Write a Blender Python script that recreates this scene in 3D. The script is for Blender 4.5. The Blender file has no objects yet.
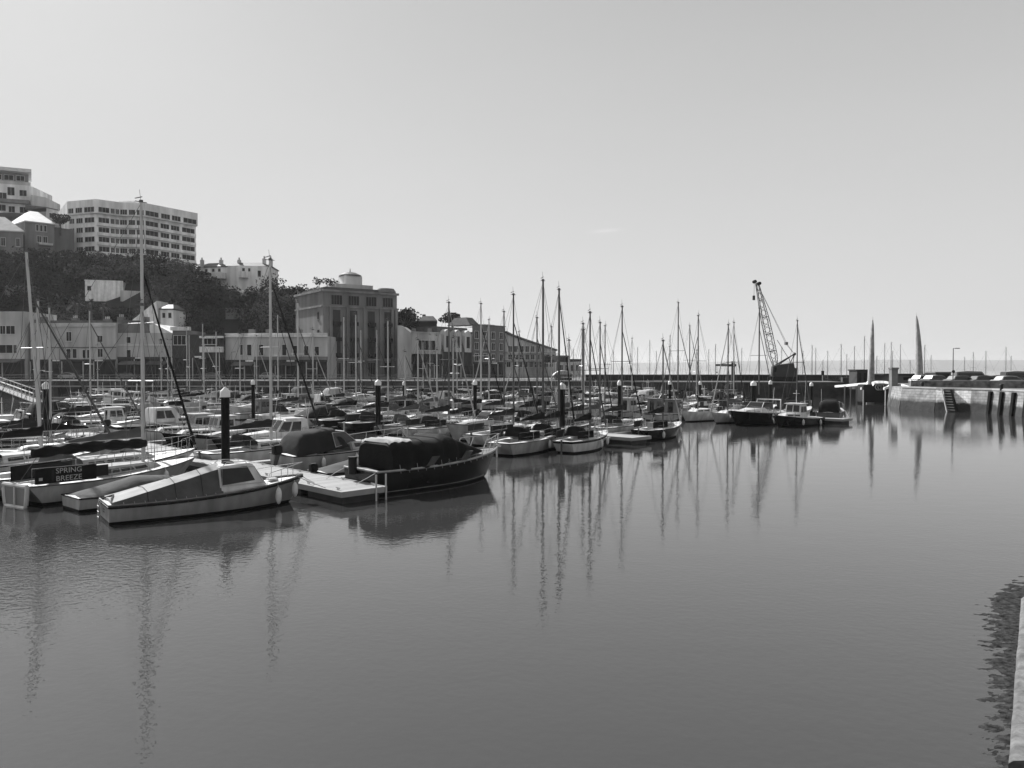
import bpy, bmesh, math, random
from mathutils import Vector, Matrix, noise
PI = math.pi
rad = math.radians
SC = bpy.context.scene
COL = SC.collection
# ------------------------------------------------------------------ camera, sky, sun, exposure
F = 770.0
CAMZ = 5.0
PITCH = math.atan(16 / F)
cd = bpy.data.cameras.new('camera'); cam = bpy.data.objects.new('camera', cd); COL.objects.link(cam)
cam.location = (0, 0, CAMZ); cam.rotation_euler = (PI / 2 - PITCH, 0, 0)
cd.sensor_width = 36; cd.lens = F / 1024 * 36; cd.clip_start = .1; cd.clip_end = 20000
SC.camera = cam
SUN_AZ, SUN_EL = rad(-42), rad(38)
HAZE_SKY = 2.76           # azimuth from +Y towards +X
w = bpy.data.worlds.new('World'); SC.world = w; w.use_nodes = True
nt = w.node_tree; nt.nodes.clear()
wo = nt.nodes.new('ShaderNodeOutputWorld'); bg = nt.nodes.new('ShaderNodeBackground')
sky = nt.nodes.new('ShaderNodeTexSky'); sky.sky_type = 'NISHITA'; sky.sun_disc = False
sky.sun_elevation = SUN_EL; sky.sun_rotation = SUN_AZ
sky.air_density = 1.0; sky.dust_density = 2.2; sky.ozone_density = 1.0
hs = nt.nodes.new('ShaderNodeHueSaturation'); hs.inputs['Saturation'].default_value = 0
bw = nt.nodes.new('ShaderNodeRGBToBW')
gm = nt.nodes.new('ShaderNodeMath'); gm.operation = 'POWER'; gm.inputs[1].default_value = 0.36
ml = nt.nodes.new('ShaderNodeMath'); ml.operation = 'MULTIPLY'; ml.inputs[1].default_value = 2.25
nt.links.new(sky.outputs[0], bw.inputs[0]); nt.links.new(bw.outputs[0], gm.inputs[0])
# a milky haze layer low in the sky, thinning with elevation
tg = nt.nodes.new('ShaderNodeTexCoord'); sp3 = nt.nodes.new('ShaderNodeSeparateXYZ'); nt.links.new(tg.outputs['Generated'], sp3.inputs[0])
hz1 = nt.nodes.new('ShaderNodeMapRange'); hz1.inputs['From Min'].default_value = 0; hz1.inputs['From Max'].default_value = .5; hz1.inputs['To Min'].default_value = .92; hz1.inputs['To Max'].default_value = .22
nt.links.new(sp3.outputs['Z'], hz1.inputs['Value'])
hmx = nt.nodes.new('ShaderNodeMix'); nt.links.new(hz1.outputs[0], hmx.inputs[0]); nt.links.new(gm.outputs[0], hmx.inputs[2]); hmx.inputs[3].default_value = HAZE_SKY
nt.links.new(hmx.outputs[0], ml.inputs[0])
# the thin wisp of cloud and faint unevenness of a hazy sky
tc = nt.nodes.new('ShaderNodeTexCoord'); cn = nt.nodes.new('ShaderNodeTexNoise')
mp = nt.nodes.new('ShaderNodeMapping'); mp.inputs['Scale'].default_value = (1.2, 1.2, 4.5)
cn.inputs['Scale'].default_value = 1.3; cn.inputs['Detail'].default_value = 3
nt.links.new(tc.outputs['Generated'], mp.inputs[0]); nt.links.new(mp.outputs[0], cn.inputs['Vector'])
mr = nt.nodes.new('ShaderNodeMapRange'); mr.inputs['To Min'].default_value = .965; mr.inputs['To Max'].default_value = 1.035
nt.links.new(cn.outputs['Fac'], mr.inputs['Value'])
m2 = nt.nodes.new('ShaderNodeMath'); m2.operation = 'MULTIPLY'
nt.links.new(ml.outputs[0], m2.inputs[0]); nt.links.new(mr.outputs[0], m2.inputs[1])
# one thin wisp of cloud
def wm(op, a, b_=None, c=None):
    n = nt.nodes.new('ShaderNodeMath'); n.operation = op
    for i, x in enumerate((a, b_, c)):
        if x is None: continue
        if isinstance(x, (int, float)): n.inputs[i].default_value = x
        else: nt.links.new(x, n.inputs[i])
    return n.outputs[0]
wx = wm('DIVIDE', wm('SUBTRACT', sp3.outputs['X'], .1185), .016); wz = wm('DIVIDE', wm('SUBTRACT', wm('MULTIPLY_ADD', sp3.outputs['X'], -.06, sp3.outputs['Z']), .1665), .0022)
wg = wm('EXPONENT', wm('MULTIPLY', wm('ADD', wm('MULTIPLY', wx, wx), wm('MULTIPLY', wz, wz)), -1.0))
wf = wm('MULTIPLY_ADD', wm('MULTIPLY', wg, sp3.outputs['Y']), .12, 1.0)
m3 = nt.nodes.new('ShaderNodeMath'); m3.operation = 'MULTIPLY'; nt.links.new(m2.outputs[0], m3.inputs[0]); nt.links.new(wf, m3.inputs[1])
nt.links.new(m3.outputs[0], bg.inputs['Color']); bg.inputs['Strength'].default_value = 0.072
nt.links.new(bg.outputs[0], wo.inputs[0])
sl = bpy.data.lights.new('sun', 'SUN'); sl.energy = 5.0; sl.angle = rad(1.0); sl.color = (1, 1, 1)
so = bpy.data.objects.new('sun', sl); COL.objects.link(so)
sd = Vector((math.sin(SUN_AZ) * math.cos(SUN_EL), math.cos(SUN_AZ) * math.cos(SUN_EL), math.sin(SUN_EL)))
so.rotation_euler = sd.to_track_quat('Z', 'Y').to_euler(); so.location = sd * 500
SC.view_settings.view_transform = 'Standard'; SC.view_settings.look = 'None'
SC.view_settings.exposure = 0.7; SC.view_settings.gamma = 1.0; SC.view_settings.use_curve_mapping = False
SC.cycles.max_bounces = 6; SC.cycles.volume_bounces = 0

def ray(px, py):
    d = Vector(((px - 512) / F, 1, (384 - py) / F))
    c, s = math.cos(-PITCH), math.sin(-PITCH)
    return Vector((d.x, d.y * c - d.z * s, d.y * s + d.z * c))
def atz(px, py, z=0.0):
    d = ray(px, py); t = (z - CAMZ) / d.z
    return Vector((d.x * t, d.y * t, z))
def atY(px, py, Y):
    d = ray(px, py); t = Y / d.y
    return Vector((d.x * t, Y, CAMZ + d.z * t))
def X_(px, Y): return (px - 512) / F * Y
def H_(py, Y): return CAMZ + (368 - py) / F * Y

# ------------------------------------------------------------------ materials
MATS = {}
def nd(nt, t, **k):
    n = nt.nodes.new(t)
    for a, b in k.items(): setattr(n, a, b)
    return n
def mat(name, v, rough=.6, var=.0, scale=2.0, metal=0.0, bump=0.0, bscale=None, stretch=(1, 1, 1), spec=.5, coat=0, detail=4, streak=0):
    if name in MATS: return MATS[name]
    m = bpy.data.materials.new(name); m.use_nodes = True; nt = m.node_tree
    b = nt.nodes['Principled BSDF']
    b.inputs['Base Color'].default_value = (v, v, v, 1); b.inputs['Roughness'].default_value = rough
    b.inputs['Metallic'].default_value = metal; b.inputs['Specular IOR Level'].default_value = spec
    b.inputs['Coat Weight'].default_value = coat
    tc = nd(nt, 'ShaderNodeTexCoord'); mp = nd(nt, 'ShaderNodeMapping'); mp.inputs['Scale'].default_value = stretch
    nt.links.new(tc.outputs['Object'], mp.inputs[0])
    if var > 0:
        n = nd(nt, 'ShaderNodeTexNoise'); n.inputs['Scale'].default_value = scale; n.inputs['Detail'].default_value = detail
        nt.links.new(mp.outputs[0], n.inputs['Vector'])
        r = nd(nt, 'ShaderNodeMapRange'); r.inputs['From Min'].default_value = .3; r.inputs['From Max'].default_value = .7
        r.inputs['To Min'].default_value = v * (1 - var); r.inputs['To Max'].default_value = min(1, v * (1 + var))
        nt.links.new(n.outputs['Fac'], r.inputs['Value']); out = r.outputs[0]
        if streak:
            mp2 = nd(nt, 'ShaderNodeMapping'); mp2.inputs['Scale'].default_value = (1, 1, .12)
            n2 = nd(nt, 'ShaderNodeTexNoise'); n2.inputs['Scale'].default_value = streak; n2.inputs['Detail'].default_value = 3
            nt.links.new(tc.outputs['Object'], mp2.inputs[0]); nt.links.new(mp2.outputs[0], n2.inputs['Vector'])
            r2 = nd(nt, 'ShaderNodeMapRange'); r2.inputs['From Min'].default_value = .35; r2.inputs['From Max'].default_value = .65
            r2.inputs['To Min'].default_value = .68; r2.inputs['To Max'].default_value = 1.05
            nt.links.new(n2.outputs['Fac'], r2.inputs['Value'])
            mu = nd(nt, 'ShaderNodeMath', operation='MULTIPLY'); nt.links.new(out, mu.inputs[0]); nt.links.new(r2.outputs[0], mu.inputs[1]); out = mu.outputs[0]
        nt.links.new(out, b.inputs['Base Color'])
    if bump > 0:
        n = nd(nt, 'ShaderNodeTexNoise'); n.inputs['Scale'].default_value = bscale or scale * 3; n.inputs['Detail'].default_value = 5
        nt.links.new(mp.outputs[0], n.inputs['Vector'])
        bp = nd(nt, 'ShaderNodeBump'); bp.inputs['Distance'].default_value = bump; bp.inputs['Strength'].default_value = 1
        nt.links.new(n.outputs['Fac'], bp.inputs['Height']); nt.links.new(bp.outputs[0], b.inputs['Normal'])
    MATS[name] = m
    return m
mat('hull_paint', .27, .35, .12, 1.5, streak=2.2); mat('pylon_stone', .3, .9, .3, 2, streak=3); mat('white_gel', .62, .3, .12, 1.5, streak=2.2); mat('cream_gel', .38, .35, .14, 1.5, streak=2.2); mat('grey_gel', .15, .35, .15, 1.5, streak=2.2)
mat('mid_gel', .06, .35, .2, 1.5, streak=2); mat('dark_gel', .012, .25, .3, 1.5, spec=.3); mat('black', .01, .6, .3, 3, spec=.25)
mat('deck', .58, .7, .14, 4); mat('deck_grey', .14, .8, .15, 5); mat('antifoul', .02, .8, .4, 4, spec=.1)
mat('teak', .14, .7, .3, 3, stretch=(1, 10, 1)); mat('varnish', .09, .3, .3, 3, stretch=(1, 8, 1))
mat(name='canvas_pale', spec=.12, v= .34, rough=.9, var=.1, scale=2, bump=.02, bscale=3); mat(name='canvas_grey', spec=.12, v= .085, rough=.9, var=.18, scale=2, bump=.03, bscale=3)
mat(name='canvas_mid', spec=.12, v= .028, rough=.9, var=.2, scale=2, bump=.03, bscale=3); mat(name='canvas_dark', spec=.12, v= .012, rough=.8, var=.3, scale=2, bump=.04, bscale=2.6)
mat('glass', .012, .06, .0, spec=.5); mat('clear_vinyl', .03, .3, .3, 2, spec=.25)
mat('alu', .42, .35, .1, 1, metal=.55); mat('alu_dark', .08, .45, .2, 1); mat('steel', .45, .25, metal=.9); mat('wire', .1, .5, metal=.3)
mat('rubber', .02, .7); mat('fender', .6, .5, .12, 5); mat('lettering', .75, .6); mat('rope', .4, .9)
mat('pontoon_deck', .27, .85, .28, 1, stretch=(.25, 6, 1), detail=6); mat('pontoon_side', .05, .8, .3, 2); mat('edge_stone', .11, .95, .45, 5, bump=.02, bscale=14); mat('coping_stone', .2, .9, .2, 1); mat('concrete', .27, .9, .2, .8, bump=.02)
mat('pile', .008, .7, .4, 2, spec=.15); mat('cap', .7, .5, .1, 4)
mat('render_white', .8, .85, .12, .15, streak=.5); mat('render_pale', .52, .85, .16, .15, streak=.5); mat('render_grey', .19, .85, .2, .15, streak=.5)
mat('render_dark', .04, .85, .3, .15, streak=.5); mat('stone', .2, .9, .28, .5, streak=.6, bump=.05, bscale=1.5)
mat('stone_wall', .16, .95, .65, 1.4, bump=.1, bscale=2); mat('roof_slate', .07, .6, .35, 1.2); mat('roof_pale', .5, .6, .15, .6)
mat('shop_dark', .02, .6, .5, .4, spec=.2); mat('awning', .12, .85, .3, .5); mat('win_frame', .6, .6)
mat('win_glass', .015, .35, .6, .35, spec=.15); mat('tarmac', .06, .9, .2, .3); mat('pavement', .12, .9, .15, .5)
mat('hill_earth', .035, 1, .5, .12); mat('bark', .08, .9, .3, 2); mat('wood_black', .008, .8, .5, 3, spec=.1)
mat('car_light', .25, .3, coat=1); mat('car_dark', .03, .3, coat=1); mat('car_grey', .08, .3, coat=1)
mat('paint_white', .78, .55, .1, 1.5, streak=1.5); mat('crane_paint', .02, .5, .3, 1); mat('sign_white', .7, .6); mat('far_land', .16, 1, .4, .004)
def leaf_mat(name, lo, hi):
    m = bpy.data.materials.new(name); m.use_nodes = True; nt = m.node_tree; b = nt.nodes['Principled BSDF']
    g = nd(nt, 'ShaderNodeNewGeometry'); tc = nd(nt, 'ShaderNodeTexCoord'); n = nd(nt, 'ShaderNodeTexNoise'); n.inputs['Scale'].default_value = .16; n.inputs['Detail'].default_value = 3
    nt.links.new(tc.outputs['Object'], n.inputs['Vector'])
    a = nd(nt, 'ShaderNodeMath', operation='ADD'); nt.links.new(n.outputs['Fac'], a.inputs[0])
    mm = nd(nt, 'ShaderNodeMath', operation='MULTIPLY'); mm.inputs[1].default_value = .4; nt.links.new(g.outputs['Random Per Island'], mm.inputs[0]); nt.links.new(mm.outputs[0], a.inputs[1])
    r = nd(nt, 'ShaderNodeMapRange'); r.inputs['From Min'].default_value = .35; r.inputs['From Max'].default_value = 1.15
    r.inputs['To Min'].default_value = lo; r.inputs['To Max'].default_value = hi
    nt.links.new(a.outputs[0], r.inputs['Value']); nt.links.new(r.outputs[0], b.inputs['Base Color']); b.inputs['Roughness'].default_value = .9; b.inputs['Specular IOR Level'].default_value = .08
    MATS[name] = m
leaf_mat('leaf_dark', .01, .09); leaf_mat('leaf_pale', .06, .19)
def weeded(name, v, z0, z1, paint=None):
    """stone with a weed-stained tidal band: dark below z0, clean above z1 (a real stain at the high water mark)"""
    m = bpy.data.materials.new(name); m.use_nodes = True; nt = m.node_tree; b = nt.nodes['Principled BSDF']
    tc = nd(nt, 'ShaderNodeTexCoord'); sx = nd(nt, 'ShaderNodeSeparateXYZ'); g = nd(nt, 'ShaderNodeNewGeometry'); nt.links.new(g.outputs['Position'], sx.inputs[0])
    n = nd(nt, 'ShaderNodeTexNoise'); n.inputs['Scale'].default_value = .9; n.inputs['Detail'].default_value = 6; nt.links.new(tc.outputs['Object'], n.inputs['Vector'])
    ad = nd(nt, 'ShaderNodeMath', operation='MULTIPLY_ADD'); ad.inputs[1].default_value = 1.1; nt.links.new(n.outputs['Fac'], ad.inputs[0]); nt.links.new(sx.outputs['Z'], ad.inputs[2])
    r = nd(nt, 'ShaderNodeMapRange'); r.inputs['From Min'].default_value = z0 + .55; r.inputs['From Max'].default_value = z1 + .55
    nt.links.new(ad.outputs[0], r.inputs['Value'])
    br = nd(nt, 'ShaderNodeTexBrick'); br.inputs['Scale'].default_value = 1.0; br.inputs['Brick Width'].default_value = .75; br.inputs['Row Height'].default_value = .31; br.inputs['Mortar Size'].default_value = .03
    br.inputs['Color1'].default_value = (v, v, v, 1); br.inputs['Color2'].default_value = (v * .78,) * 3 + (1,); br.inputs['Mortar'].default_value = (v * .6,) * 3 + (1,)
    cx = nd(nt, 'ShaderNodeCombineXYZ'); s2 = nd(nt, 'ShaderNodeSeparateXYZ'); nt.links.new(tc.outputs['Object'], s2.inputs[0])
    a2 = nd(nt, 'ShaderNodeMath', operation='SUBTRACT'); nt.links.new(s2.outputs['X'], a2.inputs[0]); nt.links.new(s2.outputs['Y'], a2.inputs[1])
    nt.links.new(a2.outputs[0], cx.inputs['X']); nt.links.new(s2.outputs['Z'], cx.inputs['Y']); nt.links.new(cx.outputs[0], br.inputs['Vector'])
    n2 = nd(nt, 'ShaderNodeTexNoise'); n2.inputs['Scale'].default_value = .7; n2.inputs['Detail'].default_value = 7; nt.links.new(tc.outputs['Object'], n2.inputs['Vector'])
    r2 = nd(nt, 'ShaderNodeMapRange'); r2.inputs['From Min'].default_value = .3; r2.inputs['From Max'].default_value = .7; r2.inputs['To Min'].default_value = .45; r2.inputs['To Max'].default_value = 1.35
    nt.links.new(n2.outputs['Fac'], r2.inputs['Value'])
    mx = nd(nt, 'ShaderNodeMix', data_type='RGBA'); nt.links.new(r.outputs[0], mx.inputs['Factor']); mx.inputs[6].default_value = (.035, .035, .035, 1); nt.links.new(br.outputs['Color'], mx.inputs[7])
    vm = nd(nt, 'ShaderNodeVectorMath', operation='SCALE'); nt.links.new(mx.outputs[2], vm.inputs[0]); nt.links.new(r2.outputs[0], vm.inputs['Scale'])
    nt.links.new(vm.outputs[0], b.inputs['Base Color']); b.inputs['Roughness'].default_value = .9
    bp = nd(nt, 'ShaderNodeBump'); bp.inputs['Distance'].default_value = .12; nt.links.new(n.outputs['Fac'], bp.inputs['Height']); nt.links.new(bp.outputs[0], b.inputs['Normal'])
    MATS[name] = m
weeded('quay_stone', .07, 1.2, 2.2); weeded('pier_stone', .3, .9, 1.35); weeded('pier_paint', 1.0, .9, 1.2); weeded('weed_ledge', .3, .5, 1.2)

# ------------------------------------------------------------------ helpers
def tag(o, label=None, cat=None, group=None, kind=None):
    if label: o['label'] = label
    if cat: o['category'] = cat
    if group: o['group'] = group
    if kind: o['kind'] = kind
    return o
def empty(name, loc=(0, 0, 0), rz=0, label=None, cat=None, group=None):
    o = bpy.data.objects.new(name, None); COL.objects.link(o); o.location = loc; o.rotation_euler = (0, 0, rz); o.empty_display_size = .2
    return tag(o, label, cat, group)
class MB:
    def __init__(s): s.v = []; s.f = []; s.m = []; s.mats = []
    def mi(s, m):
        if m not in s.mats: s.mats.append(m)
        return s.mats.index(m)
    def add(s, vs, fs, m=0):
        o = len(s.v); s.v += [tuple(p) for p in vs]; s.f += [tuple(o + i for i in f) for f in fs]; s.m += [m] * len(fs); return s
    def box(s, x0, x1, y0, y1, z0, z1, m=0, M=None):
        vs = [Vector((x, y, z)) for z in (z0, z1) for x, y in ((x0, y0), (x1, y0), (x1, y1), (x0, y1))]
        if M is not None: vs = [M @ v for v in vs]
        return s.add(vs, [(3, 2, 1, 0), (4, 5, 6, 7), (0, 1, 5, 4), (1, 2, 6, 5), (2, 3, 7, 6), (3, 0, 4, 7)], m)
    def hexa(s, b, t, m=0):
        return s.add(list(b) + list(t), [(3, 2, 1, 0), (4, 5, 6, 7), (0, 1, 5, 4), (1, 2, 6, 5), (2, 3, 7, 6), (3, 0, 4, 7)], m)
    def loft(s, secs, close=True, cap=True, m=0):
        n = len(secs[0]); vs = [p for q in secs for p in q]; fs = []
        for i in range(len(secs) - 1):
            for j in range(n if close else n - 1):
                a = i * n + j; b = i * n + (j + 1) % n; fs.append((a, b, b + n, a + n))
        if cap and close: fs += [tuple(range(n))[::-1], tuple((len(secs) - 1) * n + j for j in range(n))]
        return s.add(vs, fs, m)
    def tube(s, pts, r, n=6, m=0, r2=None):
        pts = [Vector(p) for p in pts]; secs = []
        for i, p in enumerate(pts):
            d = (pts[min(i + 1, len(pts) - 1)] - pts[max(i - 1, 0)]).normalized()
            up = Vector((0, 0, 1)) if abs(d.z) < .9 else Vector((1, 0, 0))
            a = d.cross(up).normalized(); b = d.cross(a)
            rr = r if r2 is None else r + (r2 - r) * i / (len(pts) - 1)
            secs.append([p + (a * math.cos(2 * PI * k / n) + b * math.sin(2 * PI * k / n)) * rr for k in range(n)])
        return s.loft(secs, m=m)
    def cyl(s, x, y, z0, z1, r, n=12, r2=None, m=0):
        r2 = r if r2 is None else r2
        return s.loft([[(x + math.cos(2 * PI * k / n) * q, y + math.sin(2 * PI * k / n) * q, z) for k in range(n)] for z, q in ((z0, r), (z1, r2))], m=m)
    def ball(s, c, rx, ry, rz, n=8, k=5, m=0):
        secs = []
        for i in range(k + 1):
            t = -PI / 2 + PI * i / k; q = max(.02, math.cos(t))
            secs.append([(c[0] + rx * q * math.cos(2 * PI * j / n), c[1] + ry * q * math.sin(2 * PI * j / n), c[2] + rz * math.sin(t)) for j in range(n)])
        return s.loft(secs, m=m)
    def prism(s, poly, z0, z1, m=0):
        return s.loft([[(x, y, z) for x, y in poly] for z in (z0, z1)], m=m)
    def quad(s, q, u0, u1, v0, v1, off=.012, th=.0, m=0):
        """panel on a face: q = 4 corners (bottom-left, bottom-right, top-right, top-left)"""
        q = [Vector(p) for p in q]; n = (q[1] - q[0]).cross(q[3] - q[0]).normalized()
        def P(u, v): return (q[0] * (1 - u) + q[1] * u) * (1 - v) + (q[3] * (1 - u) + q[2] * u) * v
        c = [P(u0, v0), P(u1, v0), P(u1, v1), P(u0, v1)]
        return s.hexa([p - n * .02 for p in c], [p + n * (off + th) for p in c], m)
    def build(s, name, mats, parent=None, smooth=False, bevel=0, loc=None, rz=None):
        me = bpy.data.meshes.new(name); me.from_pydata(s.v, [], s.f)
        if isinstance(mats, str): mats = [mats]
        for x in mats: me.materials.append(MATS[x])
        if any(s.m): me.polygons.foreach_set('material_index', s.m)
        bm = bmesh.new(); bm.from_mesh(me); bmesh.ops.recalc_face_normals(bm, faces=bm.faces)
        if bevel: bmesh.ops.bevel(bm, geom=[e for e in bm.edges if e.calc_length() > bevel * 2.2], offset=bevel, segments=2, affect='EDGES', clamp_overlap=True)
        bm.to_mesh(me); bm.free()
        if smooth:
            me.polygons.foreach_set('use_smooth', [True] * len(me.polygons)); me.set_sharp_from_angle(angle=rad(smooth if smooth > 1 else 40))
        o = bpy.data.objects.new(name, me); COL.objects.link(o)
        if parent is not None: o.parent = parent
        if loc is not None: o.location = loc
        if rz is not None: o.rotation_euler = (0, 0, rz)
        return o
def text_mesh(txt, size, name, m, parent, loc, rot, extrude=.004):
    c = bpy.data.curves.new(name, 'FONT'); c.body = txt; c.size = size; c.extrude = extrude; c.align_x = 'CENTER'; c.align_y = 'CENTER'; c.resolution_u = 3
    t = bpy.data.objects.new(name, c); COL.objects.link(t)
    bpy.context.view_layer.update()
    me = bpy.data.meshes.new_from_object(t.evaluated_get(bpy.context.evaluated_depsgraph_get())); bpy.data.objects.remove(t)
    me.materials.clear(); me.materials.append(MATS[m])
    o = bpy.data.objects.new(name, me); COL.objects.link(o); o.parent = parent; o.location = loc; o.rotation_euler = rot
    return o
# ------------------------------------------------------------------ the setting: water, quays, hill
def water_mat():
    m = bpy.data.materials.new('water'); m.use_nodes = True; nt = m.node_tree; b = nt.nodes['Principled BSDF']
    b.inputs['Base Color'].default_value = (.036,) * 3 + (1,); b.inputs['Roughness'].default_value = .02; b.inputs['IOR'].default_value = 1.72
    tc = nd(nt, 'ShaderNodeTexCoord')
    def noi(scale, st, det=2):
        mp = nd(nt, 'ShaderNodeMapping'); mp.inputs['Scale'].default_value = st; mp.inputs['Rotation'].default_value = (0, 0, .35)
        nt.links.new(tc.outputs['Object'], mp.inputs[0]); n = nd(nt, 'ShaderNodeTexNoise'); n.inputs['Scale'].default_value = scale; n.inputs['Detail'].default_value = det
        nt.links.new(mp.outputs[0], n.inputs['Vector']); return n.outputs['Fac']
    def mth(op, a, b_=None, c=None):
        n = nd(nt, 'ShaderNodeMath', operation=op)
        for i, x in enumerate((a, b_, c)):
            if x is None: continue
            if isinstance(x, (int, float)): n.inputs[i].default_value = x
            else: nt.links.new(x, n.inputs[i])
        return n.outputs[0]
    swell = noi(1.1, (.7, 1, 1)); rip = noi(6.5, (.8, 1, 1)); fine = noi(15, (.8, 1, 1))
    # a breeze ruffles the basin in front of the first boats: mask = noise patch x distance from there
    sx = nd(nt, 'ShaderNodeSeparateXYZ'); nt.links.new(tc.outputs['Object'], sx.inputs[0])
    dx = mth('DIVIDE', mth('ADD', sx.outputs['X'], 16), 13); dy = mth('DIVIDE', mth('ADD', sx.outputs['Y'], -19), 7)
    r2 = mth('ADD', mth('MULTIPLY', dx, dx), mth('MULTIPLY', dy, dy))
    patch = mth('MULTIPLY', mth('MAXIMUM', mth('SUBTRACT', 1.0, r2), 0.0), mth('MULTIPLY_ADD', noi(.22, (.5, 1, 1), 3), 3.0, -.75))
    patch = mth('MAXIMUM', patch, 0.0)
    near = mth('MAXIMUM', mth('MULTIPLY', mth('SUBTRACT', 30.0, sx.outputs['Y']), .025), 0.0)
    wind = mth('MULTIPLY_ADD', noi(.045, (.45, 1, 1), 3), 2.4, -.35)
    amp = mth('ADD', mth('MULTIPLY_ADD', patch, 2.4, near), mth('MAXIMUM', wind, .25))
    h = mth('ADD', mth('MULTIPLY', swell, .0045), mth('ADD', mth('MULTIPLY', mth('MULTIPLY', rip, .0036), amp), mth('MULTIPLY', mth('MULTIPLY', fine, .0006), amp)))
    bp = nd(nt, 'ShaderNodeBump'); bp.inputs['Strength'].default_value = 1; bp.inputs['Distance'].default_value = 1.0
    nt.links.new(h, bp.inputs['Height']); nt.links.new(bp.outputs[0], b.inputs['Normal'])
    MATS['water'] = m
water_mat()
mb = MB(); R = 14000
mb.add([(-R, -60, 0), (R, -60, 0), (R, R, 0), (-R, R, 0)], [(0, 1, 2, 3)])
tag(mb.build('water', 'water'), 'calm grey harbour water reflecting the masts', kind='structure')

# far land across the bay
mb = MB(); N = 60; pts = []
for i in range(N + 1):
    x = -500 + 9600 * i / N; s = i / N
    z = 6 + 84 * math.sin(PI * min(1, s * 1.0)) ** .7 + 16 * noise.noise(Vector((x * .0008, 3, 0))) + (24 if s > .7 else 0) * math.sin(PI * (s - .7) / .3 if s > .7 else 0)
    pts.append((x, max(2, z)))
secs = [[(x, 8100, -1), (x, 8300, z), (x, 8700, z * .9), (x, 9000, -1)] for x, z in pts]
mb.loft(secs)
tag(mb.build('hills', 'far_land', smooth=60), 'low headland fading into haze across the bay', kind='structure')

QH = 2.6
# harbour quay apron (walking surface)
def sheet(name, poly, z, m, lab):
    b = MB(); b.prism(poly, z - .3, z); return tag(b.build(name, m), lab, kind='structure')
front = [(-190, 152), (-60, 149), (15, 146), (30, 136), (57.5, 133.5)]
sheet('quay', front + [(58.5, 146), (34, 149), (30, 250), (-190, 250)], QH, 'pavement', 'paved quay behind the moored boats')
mb = MB(); mb.box(-190, 10, 158, 164, QH + .004, QH + .05)
tag(mb.build('road', 'tarmac'), 'tarmac harbour road in front of the buildings', kind='structure')
def wall_strip(mb, pts, z0, z1, th, batter=0, m=0):
    for (xa, ya), (xb, yb) in zip(pts, pts[1:]):
        d = Vector((xb - xa, yb - ya, 0)).normalized(); n = Vector((d.y, -d.x, 0))
        A, B = Vector((xa, ya, 0)), Vector((xb, yb, 0))
        mb.hexa([A + n * batter + Vector((0, 0, z0)), B + n * batter + Vector((0, 0, z0)), B - n * th + Vector((0, 0, z0)), A - n * th + Vector((0, 0, z0))],
                [A + Vector((0, 0, z1)), B + Vector((0, 0, z1)), B - n * th + Vector((0, 0, z1)), A - n * th + Vector((0, 0, z1))], m)
hw = empty('harbour_wall', (0, 0, 0), 0, 'long dark stone harbour wall behind the rows of moored boats', 'wall')
fr2 = [(x, y - .05) for x, y in front]
mb = MB(); wall_strip(mb, fr2, -1.5, QH - .2, 1.2, .1); mb.build('wall_face', 'quay_stone', hw)
mb = MB(); wall_strip(mb, [(x, y - .2) for x, y in front], QH - .18, QH + .0, .5); mb.build('coping', 'coping_stone', hw)
mb = MB(); wall_strip(mb, [(x, y - 1.0) for x, y in front[:3]], 1.35, 1.6, .6); mb.build('fender_beam', 'concrete', hw)
for i in range(34):
    t = i / 33; x = -120 + 135 * t; y = 151 - 5 * (x + 120) / 135 - .95
    mb = MB(); mb.box(x - .15, x + .15, y - .5, y - .1, -1, 1.3); mb.build('fender_post', 'wood_black', hw)
# quay railing, long
rl = empty('quay_railing', (0, 0, QH), 0, 'metal railing along the quay edge behind the left half of the marina', 'railing')
mb = MB()
for z in (.55, 1.05): mb.tube([(-150, 151.2, z), (-60, 149.4, z), (15, 146.4, z)], .035, 5)
mb.build('rail', 'steel', rl)
mb = MB()
for i in range(90):
    x = -148 + 162 * i / 89; y = (151.2 + (149.4 - 151.2) * (x + 150) / 90) if x < -60 else 149.4 - 3 * (x + 60) / 75
    mb.tube([(x, y, 0), (x, y, 1.05)], .035, 5)
o = mb.build('railing_post', 'alu_dark', rl); o['kind'] = 'stuff'
# inner pier parapet and right pier
pp = empty('pier_parapet', (0, 0, QH), 0, 'dark parapet wall along the back of the pier under the crane', 'wall')
mb = MB(); wall_strip(mb, [(14, 146.5), (33, 145), (58, 143.5)], 0, 1.05, .6); mb.build('parapet_face', 'shop_dark', pp)
mb = MB(); wall_strip(mb, [(14, 146.4), (33, 144.9), (58, 143.4)], 1.052, 1.18, .8); mb.build('parapet_coping', 'stone_wall', pp)
bkw = MB(); wall_strip(bkw, [(20, 262), (80, 250), (150, 240), (320, 225)], -2, 2.75, 4, .6)
tag(bkw.build('breakwater', 'shop_dark'), 'long low dark breakwater in front of the outer harbour masts', 'breakwater')

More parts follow.
